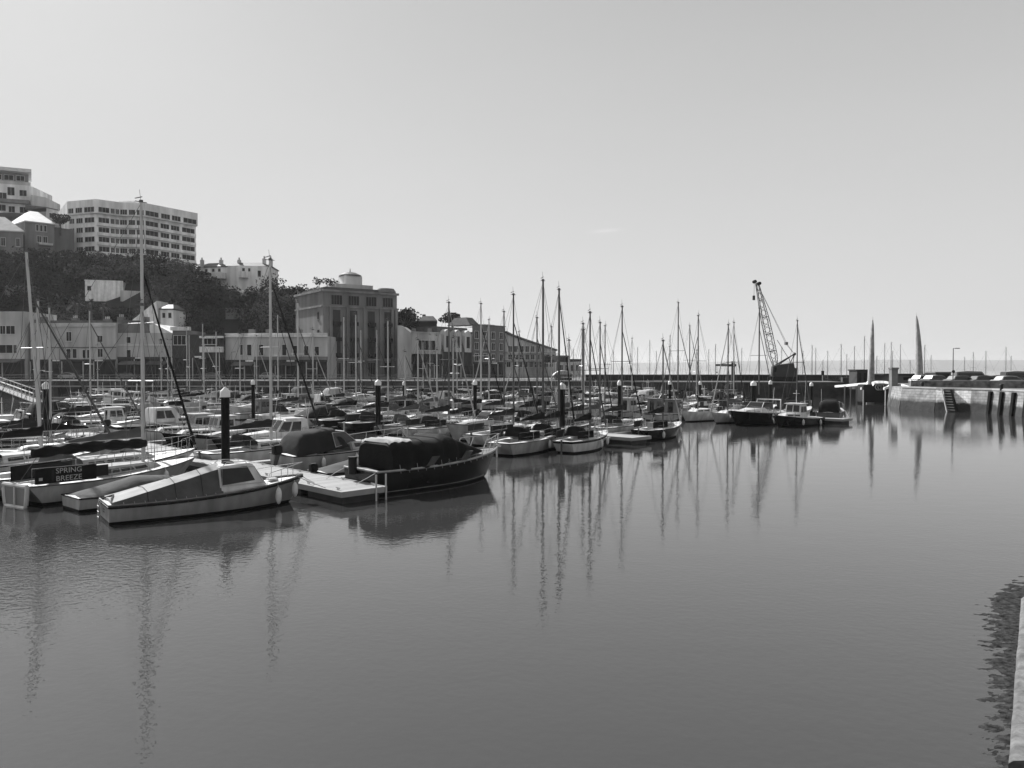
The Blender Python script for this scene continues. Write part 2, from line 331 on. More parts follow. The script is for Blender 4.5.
PW = [(47.9, 94.5), (49.4, 89.6), (49.9, 88.9), (50.6, 88), (51.6, 86.4), (52.4, 84), (52.3, 79.4), (52.4, 70), (54, 60), (64, 40), (90, -50)]
sheet('quayside', [(x + .1, y) for x, y in PW] + [(320, -50), (320, 132), (64, 132), (53, 106)], QH, 'pavement', 'paved pier top with parked cars beside the harbour entrance')
sp = empty('stone_pier', (0, 0, 0), 0, 'weed-stained stone pier wall with a white painted patch and slipway steps', 'pier')
def batt(mb, pts, z0, z1, m=0, bt=.5): wall_strip(mb, pts, z0, z1, 1.5, bt, m)
for nm, pts, m in (('end_wall', [(51.5, 105), PW[0]], 'pier_stone'), ('rough_wall', PW[0:2], 'pier_stone'), ('wall_end_post', PW[1:3], 'pier_paint'), ('stair_wall', PW[2:4], 'pier_stone'), ('painted_wall', PW[3:5], 'pier_paint'), ('plain_wall', PW[4:], 'pier_stone')):
    mb = MB(); batt(mb, pts, -1.5, QH - .02); mb.build(nm, m, sp)
d_ = (Vector((51.6, 86.4, 0)) - Vector((49.9, 88.9, 0))).normalized(); n_ = Vector((d_.y, -d_.x, 0)); s0 = Vector((49.9, 88.9, 0))
def sp_pt(t, w_, o): return s0 + d_ * (.1 + 1.0 * t + w_) + n_ * (.12 + .5 * t + o) + Vector((0, 0, QH - .05 - 3.2 * t))
mb = MB(); mb.hexa([sp_pt(1, 0, .3), sp_pt(1, .95, .3), sp_pt(1, .95, -.3), sp_pt(1, 0, -.3)], [sp_pt(0, 0, .3), sp_pt(0, .75, .3), sp_pt(0, .75, -.3), sp_pt(0, 0, -.3)]); ss = mb.build('steps', 'shop_dark', sp)
mb = MB()
for i in range(9):
    t = .05 + i * .095; mb.hexa([sp_pt(t + .02, 0, .3), sp_pt(t + .02, .8, .3), sp_pt(t + .02, .8, .38), sp_pt(t + .02, 0, .38)][::-1], [sp_pt(t, 0, .3), sp_pt(t, .8, .3), sp_pt(t, .8, .38), sp_pt(t, 0, .38)][::-1])
mb.build('step_edge', 'coping_stone', ss)
mb = MB(); mb.tube([sp_pt(-.05, -.08, .45), sp_pt(.85, -.08, .45)], .06, 6); mb.build('handrail', 'paint_white', sp)
mb = MB(); wall_strip(mb, PW, QH - .018, QH + .16, .5, .06); mb.build('coping', 'concrete', sp)
for px in (993, 1005, 1017, 1030, 1044):
    best = min(([(1 - t) * 52.4 + t * 52.3, 84 - 4.6 * t] if t <= 1 else [52.3, 79.4 - 9.4 * (t - 1)] for t in [k * .01 for k in range(200)]), key=lambda q: abs(516 + F * (q[0] - .3) / q[1] - px))
    mb = MB(); x, y = best
    mb.hexa([(x - .72, y - .2, -1.5), (x - .72, y + .2, -1.5), (x - .35, y + .2, -1.5), (x - .35, y - .2, -1.5)],
            [(x - .3, y - .2, 2.45), (x - .3, y + .2, 2.45), (x + .02, y + .2, 2.45), (x + .02, y - .2, 2.45)])
    tag(mb.build('fender_timber', 'wood_black'), 'black upright fender timber on the stone pier, ' + {993: 'farthest out of the row', 1005: 'middle one of those in view', 1017: 'nearest the photo edge', 1030: 'just beyond the edge', 1044: 'farthest along the wall'}[px], 'fender', 'fender timbers on the stone pier')

# near slipway foot, bottom corner of the view
def ledge():
    mb = MB(); nx, ny = 90, 420; vs = []
    for j in range(ny + 1):
        y = 6.5 + 14.8 * j / ny
        x0 = 512 / F * y * .905 + .35
        for i in range(nx + 1):
            s = i / nx; x = x0 - .55 + s * 2.6
            n = noise.fractal(Vector((x * 3.1, y * 5.7, 1)), 1, 2, 5) * .022 + noise.noise(Vector((x * 17, y * 27, 4))) * .008
            z = -.03 + .1 * s ** .8 * 1.05 + n - .024 * max(0, y - 16.6) * (1.25 - s * .5)
            vs.append((x, y, z))
    fs = [(j * (nx + 1) + i, j * (nx + 1) + i + 1, (j + 1) * (nx + 1) + i + 1, (j + 1) * (nx + 1) + i) for j in range(ny) for i in range(nx)]
    mb.add(vs, fs)
    return mb
mat('weed', .035, .95, .7, 9, bump=.02, bscale=25, spec=.05)
foot = empty('slipway', (0, 0, 0), 0, 'weedy stone slipway foot with a pale worn edge, nearest the camera', 'slipway')
ledge().build('weedy_foot', 'weed', foot, smooth=60)
mb = MB(); secs = []
for j in range(60):
    y = 9.1 + 6.6 * j / 59; x = 5.88 + (y - 9.05) * .684 + .04 * noise.noise(Vector((0, y * 2, 0)))
    secs.append([(x, y, -.2), (x + .02, y, .27 + .02 * noise.noise(Vector((3, y * 3, 0)))), (x + .08, y, .31), (x + 2.0, y, .36), (x + 2, y, -.2)])
mb.loft(secs); mb.build('stone_edge', 'edge_stone', foot, smooth=50)

# hill
def sst(t): t = max(0, min(1, t)); return t * t * (3 - 2 * t)
def interp(x, tab):
    if x <= tab[0][0]: return tab[0][1]
    for (a, p), (b, q) in zip(tab, tab[1:]):
        if x <= b: return p + (q - p) * (x - a) / (b - a)
    return tab[-1][1]
CREST = [(-300, 37), (-170, 36), (-130, 36), (-100, 31), (-85, 27), (-62, 24.5), (-34, 17), (-24, 13), (-14, 2.4), (14, 2.4), (30, 2.4)]
def hill(x, y):
    a = interp(x * 235 / max(y, 200), CREST) - 2.4
    z = 2.4 + a * sst((y - 183.5) / 31)
    up = interp(x, [(-300, 24), (-165, 21), (-140, 14), (-120, 0), (100, 0)])
    z += up * sst((y - 228) / 30)
    if z > 3: z += 1.2 * noise.noise(Vector((x * .08, y * .08, 0)))
    z -= 12 * sst((y - 300) / 60)
    return z
mb = MB(); nx, ny = 110, 70; vs = []
for j in range(ny + 1):
    y = 181 + 190 * (j / ny) ** 1.25
    for i in range(nx + 1):
        x = -300 + 325 * i / nx; vs.append((x, y, hill(x, y)))
mb.add(vs, [(j * (nx + 1) + i, j * (nx + 1) + i + 1, (j + 1) * (nx + 1) + i + 1, (j + 1) * (nx + 1) + i) for j in range(ny) for i in range(nx)])
tag(mb.build('hillside', 'hill_earth', smooth=60), 'steep wooded hillside above the harbour front', kind='structure')

# foliage
def crown(mb, c, rx, ry, rz, n, leaf, rng, m=0):
    lobes = [(Vector((rng.uniform(-.55, .55) * rx, rng.uniform(-.55, .55) * ry, rng.uniform(-.3, .6) * rz)), rng.uniform(.4, .7)) for _ in range(6)]
    for _ in range(n):
        l, q = rng.choice(lobes)
        d = Vector((rng.gauss(0, 1), rng.gauss(0, 1), rng.gauss(0, 1))).normalized() * rng.uniform(.55, 1.0) ** .6
        p = Vector(c) + l + Vector((d.x * rx * q, d.y * ry * q, d.z * rz * q))
        a = Vector((rng.gauss(0, 1), rng.gauss(0, 1), rng.gauss(0, 1))).normalized(); b = a.cross(Vector((rng.gauss(0, 1), rng.gauss(0, 1), rng.gauss(0, 1)))).normalized()
        s = leaf * rng.uniform(.6, 1.4)
        mb.add([p - a * s, p + b * s * .6, p + a * s, p - b * s * .6], [(0, 1, 2, 3)], m)
def raw_build(mb, name, mats, parent=None):
    me = bpy.data.meshes.new(name); me.from_pydata(mb.v, [], mb.f)
    for x in ([mats] if isinstance(mats, str) else mats): me.materials.append(MATS[x])
    if any(mb.m): me.polygons.foreach_set('material_index', mb.m)
    o = bpy.data.objects.new(name, me); COL.objects.link(o)
    if parent is not None: o.parent = parent
    return o
rng = random.Random(5)
KEEP = [(-76, -70, 196, 201), (-80, -70, 207, 214), (-130, -121, 193, 200)]        # clearings: (px0, px1, y0, y1) in ground coordinates, filled by the buildings on the hill
def clear(x0, x1, y0, y1): KEEP.append((x0, x1, y0, y1))
clear(-132, -92, 232, 262); clear(-160, -116, 213, 244); clear(-96, -66, 222, 250); clear(-112, -93, 198.5, 205)
mb = MB(); cnt = 0; tries = 0
while cnt < 620 and tries < 20000:      # crowns wherever the slope can be seen
    tries += 1
    px, py = rng.uniform(-25, 425), rng.uniform(240, 375); d = ray(px, py); hit = None
    y = 184.0
    while y < 262:
        t = y / d.y; x = d.x * t; z = CAMZ + d.z * t
        if hill(x, y) >= z: hit = (x, y, hill(x, y)); break
        y += 1.0
    if not hit: continue
    x, y, z = hit; y += rng.uniform(-.5, 3); z = hill(x, y)
    if any(a < x < b and c < y < d_ for a, b, c, d_ in KEEP) or z < 5: continue
    cnt += 1; r = rng.choice((1.6, 2.4, 3.2, 3.8)) * rng.uniform(.8, 1.1) if py > (268 if px < 190 else 292) else rng.uniform(1, 1.9)
    crown(mb, (x, y - .5, z + r * .5), r * 1.15, r * 1.1, r * rng.uniform(.7, 1.1), int(80 + 75 * r), .31, rng, 1 if noise.noise(Vector((x * .06, y * .06, 2))) + rng.uniform(-.2, .2) > .13 else 0)
for _ in range(150):                     # ridge line fringe
    x = rng.uniform(-100, 0); y = rng.uniform(225, 240); z = hill(x, y); r = rng.uniform(1.0, 2.4)
    if 192 < 512 + F * x / y < 278: continue
    if any(a < x < b and c < y < d_ for a, b, c, d_ in KEEP) or z < 6: continue
    crown(mb, (x, y, z + r * .5), r * 1.2, r, r, 160, .3, rng, 0)
tag(raw_build(mb, 'hillside_wood', ['leaf_dark', 'leaf_pale']), 'dense mass of dark trees and scrub covering the hillside', kind='stuff')
# ------------------------------------------------------------------ buildings
def V2(p): return Vector((p[0], p[1], 0))
def onwall(A, B, u, z, off):
    A, B = V2(A), V2(B); d = (B - A).normalized(); n = Vector((d.y, -d.x, 0))
    return A + (B - A) * u + n * off + Vector((0, 0, z))
def wbox(mb, A, B, u0, u1, z0, z1, o0, o1, m=0):
    b = [onwall(A, B, u0, z0, o1), onwall(A, B, u1, z0, o1), onwall(A, B, u1, z0, o0), onwall(A, B, u0, z0, o0)]
    t = [p + Vector((0, 0, z1 - z0)) for p in b]
    mb.hexa(b, t, m)
def window(par, A, B, u0, u1, z0, z1, cols=2, glass='win_glass', frame='win_frame', sub=True, deep=.14, name='window'):
    L = (V2(B) - V2(A)).length; e = .09 / L
    mb = MB(); wbox(mb, A, B, u0, u1, z0, z1, -.1, .02); w_ = mb.build(name, glass, par)
    if sub:
        mb = MB()
        for a, b in ((u0 - e, u0), (u1, u1 + e)): wbox(mb, A, B, a, b, z0 - .0, z1, -.05, deep * .5)
        wbox(mb, A, B, u0 - e, u1 + e, z1, z1 + .1, -.05, deep); wbox(mb, A, B, u0 - e * 1.5, u1 + e * 1.5, z0 - .12, z0, -.05, deep * 1.4)
        for k in range(1, cols):
            u = u0 + (u1 - u0) * k / cols; wbox(mb, A, B, u - e * .35, u + e * .35, z0, z1, 0, .05)
        mb.build('frame', frame, w_)
    return w_
def walls(par, pts, depthvec, z0, z1, m, name='wall'):
    """front polyline pts (left to right) extruded back by depthvec"""
    back = [(x + depthvec[0], y + depthvec[1]) for x, y in pts][::-1]
    mb = MB(); mb.prism(list(pts) + back, z0, z1); return mb.build(name, m, par)
def band(par, A, B, z0, z1, off, m, name, u0=0., u1=1.):
    mb = MB(); wbox(mb, A, B, u0, u1, z0, z1, -.2, off); return mb.build(name, m, par)
def px_u(A, B, px):
    """parameter along wall A-B where image column px falls"""
    k = (px - 512) / F; A, B = V2(A), V2(B)
    return (k * A.y - A.x) / ((B.x - A.x) - k * (B.y - A.y))
def P(px, Y): return (X_(px, Y), Y)

# apartment block
ab = empty('apartment_block', (X_(135, 245), 245, 34), 0, 'big white seven storey apartment block with dark window bands, high on the hill', 'apartment block')
ab.location = (0, 0, 0)
pts = [P(70, 240), P(98, 236.5), P(121, 241), P(146, 242), P(197, 258)]
zt, zb = 56.4, 30
walls(ab, pts, (-15, 20), zb, zt - 4.2, 'render_white')
over = [P(69, 238.8), P(98, 235.3), P(121.3, 239.8), P(146, 240.8), P(199, 257)]
walls(ab, over, (-15, 20), zt - 4.195, zt, 'render_white', 'top_storey')
mb = MB(); mb.prism([P(121, 246), P(137, 246), (X_(137, 246) - 1, 252), (X_(121, 246) - 1, 252)], zt + .01, zt + 1.7); mb.build('roof_box', 'render_white', ab)
spans = [(0, [(.05, .22), (.30, .52), (.60, .93)]), (1, [(.1, .55), (.62, .78), (.83, .97)]), (2, [(.03, .3), (.38, .62), (.70, .97)]), (3, [(.02, .25), (.30, .46), (.50, .66), (.72, .97)])]
for s, us in spans:
    for row in range(7):
        z1 = zt - 2.3 - row * 2.95
        A, B = (over if row == 0 else pts)[s], (over if row == 0 else pts)[s + 1]
        for (u0, u1) in us:
            if row == 6 and s < 2: continue
            window(ab, A, B, u0, u1, z1 - 1.5, z1, cols=3, deep=.1)
for s in (2, 3, 1):
    for row in range(1, 7):
        z = zt - 1.95 - row * 2.95
        if row > 5 and s < 2: continue
        mb = MB(); wbox(mb, pts[s], pts[s + 1], .02, .98, z - 2.9, z - 1.95, .02, .7); mb.build('balcony', 'render_white', ab)

# top-left stepped hill hotel
hh = empty('hill_hotel', (0, 0, 0), 0, 'pale stepped hotel block at the very top of the hill, cut by the photo edge', 'hotel')
A, B = P(-40, 262), P(33, 270); walls(hh, [A, B], (-2, 16), 55, H_(184, 266), 'render_white')
band(hh, A, B, H_(184, 266) + .01, H_(180.5, 266), -.3, 'render_pale', 'parapet')
mb = MB(); mb.prism([P(-40, 264), P(31, 271), (X_(31, 280), 280), (X_(-40, 276), 276)], H_(180.4, 266), H_(172, 266)); mb.build('penthouse', 'render_grey', hh)
mb = MB(); mb.prism([P(-40, 260), P(34, 268.5), (X_(34, 282), 282), (X_(-40, 276), 276)], H_(171.8, 266), H_(168.5, 266)); mb.build('roof', 'roof_pale', hh)
for a, b in ((-8, 4), (7, 16), (19, 27)):
    window(hh, P(-40, 264), P(31, 271), px_u(P(-40, 264), P(31, 271), a), px_u(P(-40, 264), P(31, 271), b), H_(179, 266), H_(174, 266))
for a, b, y0, y1 in ((1, 9, 200, 193), (22, 29, 195, 189), (10, 17, 195, 187), (-9, -2, 200, 193), (0, 8, 211, 205), (11, 17, 212, 206), (22, 30, 212, 206)):
    window(hh, A, B, px_u(A, B, a), px_u(A, B, b), H_(y0, 266), H_(y1, 266))
A2, B2 = P(33.5, 268), P(48, 272); walls(hh, [A2, B2], (-2, 12), 52, H_(197, 270), 'render_pale', 'lower_wing')
mb = MB(); wbox(mb, A, B, .2, .99, H_(203, 266), H_(199.5, 266), 0.02, 1.6); mb.build('balcony', 'render_grey', hh)
h3 = empty('terrace_house', (0, 0, 0), 0, 'small pale house squeezed between the hill hotel and the apartment block', 'house')
A, B = P(48.5, 262), P(59, 266); walls(h3, [A, B], (-1, 9), 48, H_(210, 264), 'render_pale')
mb = MB(); q = [onwall(A, B, u, H_(210, 264), o) for u, o in ((-.06, .3), (1.06, .3), (1.06, -9), (-.06, -9))]; mb.hexa([p + Vector((0, 0, .01)) for p in q], [Vector((p.x, p.y, p.z)) + Vector((0, 0, .3 if i in (0, 1) else 1.6)) for i, p in enumerate(q)]); mb.build('roof', 'roof_slate', h3)
window(h3, A, B, .25, .7, H_(219, 264), H_(214, 264))

def hip_roof(par, pts4, z0, z1, m, inset=.35, over=.5, name='roof'):
    c = sum((V2(p) for p in pts4), Vector()) / 4
    b = [c + (V2(p) - c) * (1 + over / (V2(p) - c).length) + Vector((0, 0, z0)) for p in pts4]
    t = [c + (V2(p) - c) * inset + Vector((0, 0, z1)) for p in pts4]
    mb = MB(); mb.hexa(b, t); 
    mb.hexa([p - Vector((0, 0, .3)) for p in b], [p - Vector((0, 0, .005)) for p in b]); return mb.build(name, m, par)
# villa with pale hipped roof
vh = empty('hip_roofed_villa', (0, 0, 0), 0, 'grey stone villa with a broad sunlit hipped roof below the hill hotel', 'villa')
A, B, Cc, D = P(27, 224), P(56, 229), (X_(50, 244), 244), (X_(5, 236), 236)
mb = MB(); mb.prism([A, B, Cc, D], 33, H_(223, 226)); mb.build('wall', 'render_grey', vh)
hip_roof(vh, [A, B, Cc, D], H_(222.6, 226), H_(212.5, 232), 'roof_pale', .25)
for a, b in ((38, 40.3), (42, 44.3), (46, 48.3)): window(vh, A, B, px_u(A, B, a), px_u(A, B, b), H_(232, 227), H_(226, 227), 1)
for a, b in ((39, 43), (45, 49)): window(vh, A, B, px_u(A, B, a), px_u(A, B, b), H_(243, 227), H_(237, 227), 2)
mb = MB(); wbox(mb, A, B, .42, .9, H_(246, 227), H_(244, 227), .02, 1.8); mb.build('balcony', 'render_pale', vh)
A1, B1 = (X_(-2, 234), 234), A; 
vg = empty('gabled_villa', (0, 0, 0), 0, 'low grey villa with sloping pale roof at the photo edge, beside the hipped villa', 'villa')
A, B = P(-25, 215), P(25, 219); mb = MB(); mb.prism([A, B, (X_(22, 232), 232), (X_(-25, 228), 228)], 30, H_(231, 217)); mb.build('wall', 'render_grey', vg)
hip_roof(vg, [A, B, (X_(22, 232), 232), (X_(-25, 228), 228)], H_(230.6, 217), H_(219, 224), 'roof_pale', .3)
for a, b in ((3, 7), (18, 21.5)): window(vg, A, B, px_u(A, B, a), px_u(A, B, b), H_(246, 217), H_(238, 217), 2)
rw = MB(); 
A, B = P(56, 232), P(76, 236); wbox(rw, A, B, 0, 1, 30, H_(229, 234), -3, 0)
tag(rw.build('retaining_wall', 'render_grey'), 'grey retaining wall between the villas and the apartment block', 'wall')
# white terrace wall with parked things below the block
tw = empty('terrace_wall', (0, 0, 0), 0, 'white painted stepped terrace wall halfway up the hill below the apartment block', 'wall')
A, B, C3 = P(86, 200), P(124, 203), P(157, 207)
walls(tw, [A, B], (-1, 5), H_(301, 200), H_(281, 200), 'paint_white', 'upper_wall'); walls(tw, [(B[0] + .01, B[1] - 1.5), (C3[0], C3[1] - 1.5)], (0, 5), H_(302, 203), H_(291, 203), 'render_pale', 'lower_wall')
mb = MB(); wbox(mb, A, B, -.01, 1.0, H_(281, 200) + .01, H_(281, 200) + .3, -.6, .1); mb.build('wall_coping', 'paint_white', tw)
window(tw, A, B, .06, .16, H_(291, 201), H_(286.5, 201), 1)

# white villa on the ridge
rv = empty('ridge_villa', (0, 0, 0), 0, 'long white villa with chimneys and sunlit ground floor on top of the ridge', 'villa')
A, B, C4, D4 = P(198, 236), P(228, 233), P(240, 231), P(272, 233)
zt = H_(266, 233)
walls(rv, [A, B], (-1, 9), 24, H_(267, 234), 'render_white'); walls(rv, [(B[0] + .01, B[1] - .6), (C4[0], C4[1] - .6), D4], (-1, 10), 22, H_(266.5, 232), 'render_white', 'main_wall')
hip_roof(rv, [A, B, (B[0] - 1, B[1] + 9), (A[0] - 1, A[1] + 9)], H_(266.6, 234), H_(262, 234), 'roof_slate', .4, .4)
hip_roof(rv, [(B[0], B[1] - .6), D4, (D4[0] - 1, D4[1] + 10), (B[0] - 1, B[1] + 9.4)], H_(266.1, 232), H_(261.5, 232), 'roof_slate', .5, .4)
for px in (203, 222, 240, 265, 271.5):
    mb = MB(); x = X_(px, 235); mb.box(x - .45, x + .45, 234.6, 235.6, H_(268, 235), H_(259 if px > 260 else 260.3, 235)); c = mb.build('chimney', 'render_pale', rv)
    mb = MB(); mb.cyl(x, 235, H_(259 if px > 260 else 260.3, 235), H_(259 if px > 260 else 260.3, 235) + .7, .2, 8); mb.build('chimney_pot', 'render_grey', c)
for a, b in ((206, 208.5), (213, 215.5), (219, 221.5)): window(rv, A, B, px_u(A, B, a), px_u(A, B, b), H_(272, 234), H_(269, 234), 1)
E = (C4[0], C4[1] - .6)
for a, b, y0, y1 in ((243, 245.5, 272, 269), (249, 251, 272, 269), (258.5, 261.5, 277, 271)): window(rv, E, D4, px_u(E, D4, a), px_u(E, D4, b), H_(y0, 232), H_(y1, 232), 1)
mb = MB(); wbox(mb, A, B, .32, .98, H_(279, 232), H_(273, 232), .02, 2.6); mb.build('sun_lounge', 'paint_white', rv)
mb = MB(); wbox(mb, E, D4, .02, .3, H_(279, 232), H_(273, 232), .02, 2.2); mb.build('sun_lounge', 'paint_white', rv)

# harbour front, from the left edge
def shopfront(par, A, B, ztop, n, m='shop_dark'):
    mb = MB(); wbox(mb, A, B, 0.005, .995, QH, ztop, .0, .15); s = mb.build('shopfront', m, par)
    for k in range(n):
        u0, u1 = (k + .12) / n, (k + .88) / n
        mb = MB(); wbox(mb, A, B, u0, u1, QH + .5, ztop - .5, .15, .18); mb.build('shop_window', 'win_glass', s)
        if k % 3 != 1: mb = MB(); wbox(mb, A, B, (k - .035) / n if k else 0, (k + .05) / n, QH, ztop, .15, .3); mb.build('shop_pier', 'render_pale', par)
        if k % 4 == 2: mb = MB(); wbox(mb, A, B, u0, u1, ztop + .06, ztop + .4, .3, .36); mb.build('shop_sign_board', 'render_white', par)
    mb = MB(); wbox(mb, A, B, .0, 1, ztop - .0, ztop + .45, .0, .3); mb.build('fascia', 'render_dark', par)
def awning(par, A, B, u0, u1, z, m='awning'):
    a = [onwall(A, B, u0, z, .2), onwall(A, B, u1, z, .2), onwall(A, B, u1, z - .7, 1.9), onwall(A, B, u0, z - .7, 1.9)]
    mb = MB(); mb.hexa([p - Vector((0, 0, .12)) for p in a], a); mb.build('awning', m, par)
Z0 = 168.
f1 = empty('modern_block', (0, 0, 0), 0, 'plain white flat-roofed block with long windows, first at the photo edge', 'building')
A, B = P(-30, Z0), P(25, Z0); walls(f1, [A, B], (0, 12), QH, H_(311.5, Z0), 'render_pale')
for a, b, y0, y1 in ((1, 6, 334, 326), (7, 15.5, 334, 326), (-12, -1, 334, 326), (0, 13, 353, 345), (14, 17, 353, 345), (-14, -2, 353, 345)): window(f1, A, B, px_u(A, B, a), px_u(A, B, b), H_(y0, Z0), H_(y1, Z0))
shopfront(f1, A, B, H_(361, Z0), 5); awning(f1, A, B, .55, .95, H_(359, Z0))
f2 = empty('cornice_building', (0, 0, 0), 0, 'two storey pale building with a moulded cornice beside the plain modern block', 'building')
A, B = P(31, Z0 + 1), P(116, Z0 - 1); walls(f2, [A, B], (0, 14), QH, H_(323, Z0), 'render_pale')
band(f2, A, B, H_(327, Z0), H_(325.5, Z0), .3, 'render_pale', 'cornice', .22, 1); band(f2, A, B, H_(348, Z0), H_(347, Z0), .15, 'render_grey', 'string_course', .2, 1)
band(f2, A, B, H_(322.9, Z0), H_(319.5, Z0), -.3, 'render_grey', 'parapet', .04, .22)
for a, b, y0, y1, c in ((67, 72, 341, 332, 2), (98, 103, 342, 336, 2), (67, 71, 358, 349, 1), (73, 77, 358, 349, 1), (83, 86, 358, 350, 1), (87.5, 91, 358, 350, 1), (98, 103, 357, 349, 2)):
    window(f2, A, B, px_u(A, B, a), px_u(A, B, b), H_(y0, Z0), H_(y1, Z0), c)
shopfront(f2, A, B, H_(361.5, Z0), 8)
f3 = empty('terrace_building', (0, 0, 0), 0, 'two storey mottled building with a sloping gable end, between cornice building and modern cafe', 'building')
A, B = P(116.3, Z0), P(172, Z0); walls(f3, [A, B], (0, 13), QH, H_(333, Z0), 'render_pale')
walls(f3, [A, P(150, Z0)], (0, 13), H_(333, Z0) + .01, H_(323.5, Z0), 'stone', 'upper_wall')
mb = MB(); zz = H_(333, Z0) + .01; x0, x1, xm = X_(150.1, Z0), X_(172, Z0), X_(155, Z0)
mb.add([(x0, Z0, zz), (x1, Z0, zz), (xm, Z0, H_(324, Z0)), (x0, Z0, H_(324.5, Z0)), (x0, Z0 + 13, zz), (x1, Z0 + 13, zz), (xm, Z0 + 13, H_(324, Z0)), (x0, Z0 + 13, H_(324.5, Z0))], [(3, 2, 1, 0), (4, 5, 6, 7), (0, 1, 5, 4), (1, 2, 6, 5), (2, 3, 7, 6), (3, 0, 4, 7)]); mb.build('gable', 'render_white', f3)
band(f3, A, B, H_(345.5, Z0), H_(344.7, Z0), .15, 'render_white', 'string_course')
for a, b, y0, y1 in ((127, 131, 343, 337), (142, 145, 344, 338), (160, 162.5, 344, 339), (127, 131, 357, 350), (142, 144.5, 357, 351)): window(f3, A, B, px_u(A, B, a), px_u(A, B, b), H_(y0, Z0), H_(y1, Z0), 1)
shopfront(f3, A, B, H_(359, Z0), 6); awning(f3, A, B, .1, .5, H_(361, Z0)); awning(f3, A, B, .6, .95, H_(361, Z0), 'canvas_grey')
for px, par in ((44, f2), (76, f2), (108, f2), (122, f3), (146, f3)):
    mb = MB(); x = X_(px, Z0 + 5); t_ = H_(322, Z0); mb.box(x - .7, x + .7, Z0 + 4.4, Z0 + 5.6, t_ - 1.2, t_ + .9 + (px % 3) * .25); ch = mb.build('chimney', 'render_grey', par)
    mb = MB()
    for q in (-.35, .05, .4): mb.cyl(x + q, Z0 + 5, t_ + .9 + (px % 3) * .25, t_ + 1.5 + (px % 3) * .25, .13, 8)
    mb.build('chimney_pot', 'render_pale', ch)
for p0, p1, par in ((48, 113, f2), (118, 149, f3)):
    mb = MB(); mb.prism([P(p0, Z0 + 3), P(p1, Z0 + 3), (X_(p1, Z0 + 11), Z0 + 11), (X_(p0, Z0 + 11), Z0 + 11)], H_(323, Z0), H_(321.5, Z0) + .4); mb.build('roof', 'roof_slate', par)
# chapel gable on the slope behind
cg = empty('chapel', (0, 0, 0), 0, 'small white gable with a steep bright roof rising behind the harbour terrace', 'chapel')
ya = 190.; x0, x1, xa, xr = X_(131, ya), X_(150, ya), X_(149, ya), X_(158, ya)
mb = MB(); zb, z1, z2 = 10, H_(322, ya), H_(301, ya); mb.box(x0, xr, ya, ya + 6, zb, z1); mb.build('wall', 'render_white', cg)
mb = MB(); mb.add([(x0, ya - .3, z1 + .01), (xr + .3, ya - .3, z1 + .01), (xr, ya - .3, z2), (x0, ya + 6, z1 + .01), (xr + .3, ya + 6, z1 + .01), (xr, ya + 6, z2)], [(0, 1, 2), (3, 5, 4), (0, 3, 4, 1), (1, 4, 5, 2), (2, 5, 3, 0)]); mb.build('roof', 'paint_white', cg)
hb = empty('slope_house', (0, 0, 0), 0, 'small white house with a pale bay front on the slope behind the chapel gable', 'house')
A, B = P(161, 189), P(174, 189); walls(hb, [A, B], (0, 7), 10, H_(309, 189), 'render_white')
for a, b in ((163, 166), (169, 172)): window(hb, A, B, px_u(A, B, a), px_u(A, B, b), H_(318, 189), H_(313, 189), 1)
hip_roof(hb, [A, B, (B[0], 196), (A[0], 196)], H_(308.7, 189), H_(304, 189), 'roof_slate', .4)
f4 = empty('modern_cafe', (0, 0, 0), 0, 'low modern cafe with a white upper band and bright flat roof edge', 'cafe')
A, B = P(172.5, Z0 - 2), P(224, Z0 - 2); walls(f4, [A, B], (0, 10), QH, H_(335, Z0), 'render_dark')
band(f4, A, B, H_(331, Z0), H_(327.5, Z0), .9, 'paint_white', 'roof_edge', .0, .36); band(f4, A, B, H_(352.5, Z0), H_(347, Z0), .7, 'paint_white', 'balcony_front', .55, 1); band(f4, A, B, H_(338.5, Z0), H_(336.5, Z0), .7, 'render_white', 'roof_edge', .55, 1)
mb = MB(); wbox(mb, A, B, 0.01, .36, H_(335, Z0) + .01, H_(331.1, Z0), -8, .02); mb.build('upper_room', 'render_grey', f4)
for a, b, y0, y1 in ((203, 217, 344.5, 339), (174, 186, 345, 336)): window(f4, A, B, px_u(A, B, a), px_u(A, B, b), H_(y0, Z0), H_(y1, Z0), 3)
shopfront(f4, A, B, H_(358, Z0), 5)
f5 = empty('cream_building', (0, 0, 0), 0, 'cream two storey building with a row of tall windows beside the big square hotel', 'building')
A, B = P(224.5, Z0 - 1), P(327.5, Z0 - 3); walls(f5, [A, B], (0, 9), QH, H_(336.5, Z0), 'render_pale')
band(f5, A, B, H_(337.5, Z0), H_(336, Z0), .35, 'render_white', 'cornice'); band(f5, A, B, H_(336, Z0) + .01, H_(333.5, Z0), -.2, 'render_pale', 'parapet')
band(f5, A, B, H_(360, Z0), H_(356.8, Z0), .5, 'render_grey', 'string_course', .3, 1)
for px, t in ((249.5, 345), (261.5, 345), (284.5, 345), (295.5, 346), (306.5, 346.5), (317, 347)): window(f5, A, B, px_u(A, B, px - 2.1), px_u(A, B, px + 2.1), H_(355.5, Z0), H_(t, Z0), 1)
window(f5, A, B, px_u(A, B, 240), px_u(A, B, 243), H_(355, Z0), H_(345, Z0), 1)
for px in (253, 270, 300): 
    mb = MB(); x = X_(px, Z0 + 4); mb.box(x - .6, x + .6, Z0 + 3, Z0 + 4.2, H_(336, Z0), H_(329.5, Z0 + 4)); mb.build('chimney', 'render_grey', f5)
shopfront(f5, A, B, H_(362, Z0), 10); awning(f5, A, B, .1, .3, H_(362, Z0)); awning(f5, A, B, .5, .75, H_(362, Z0), 'render_dark')

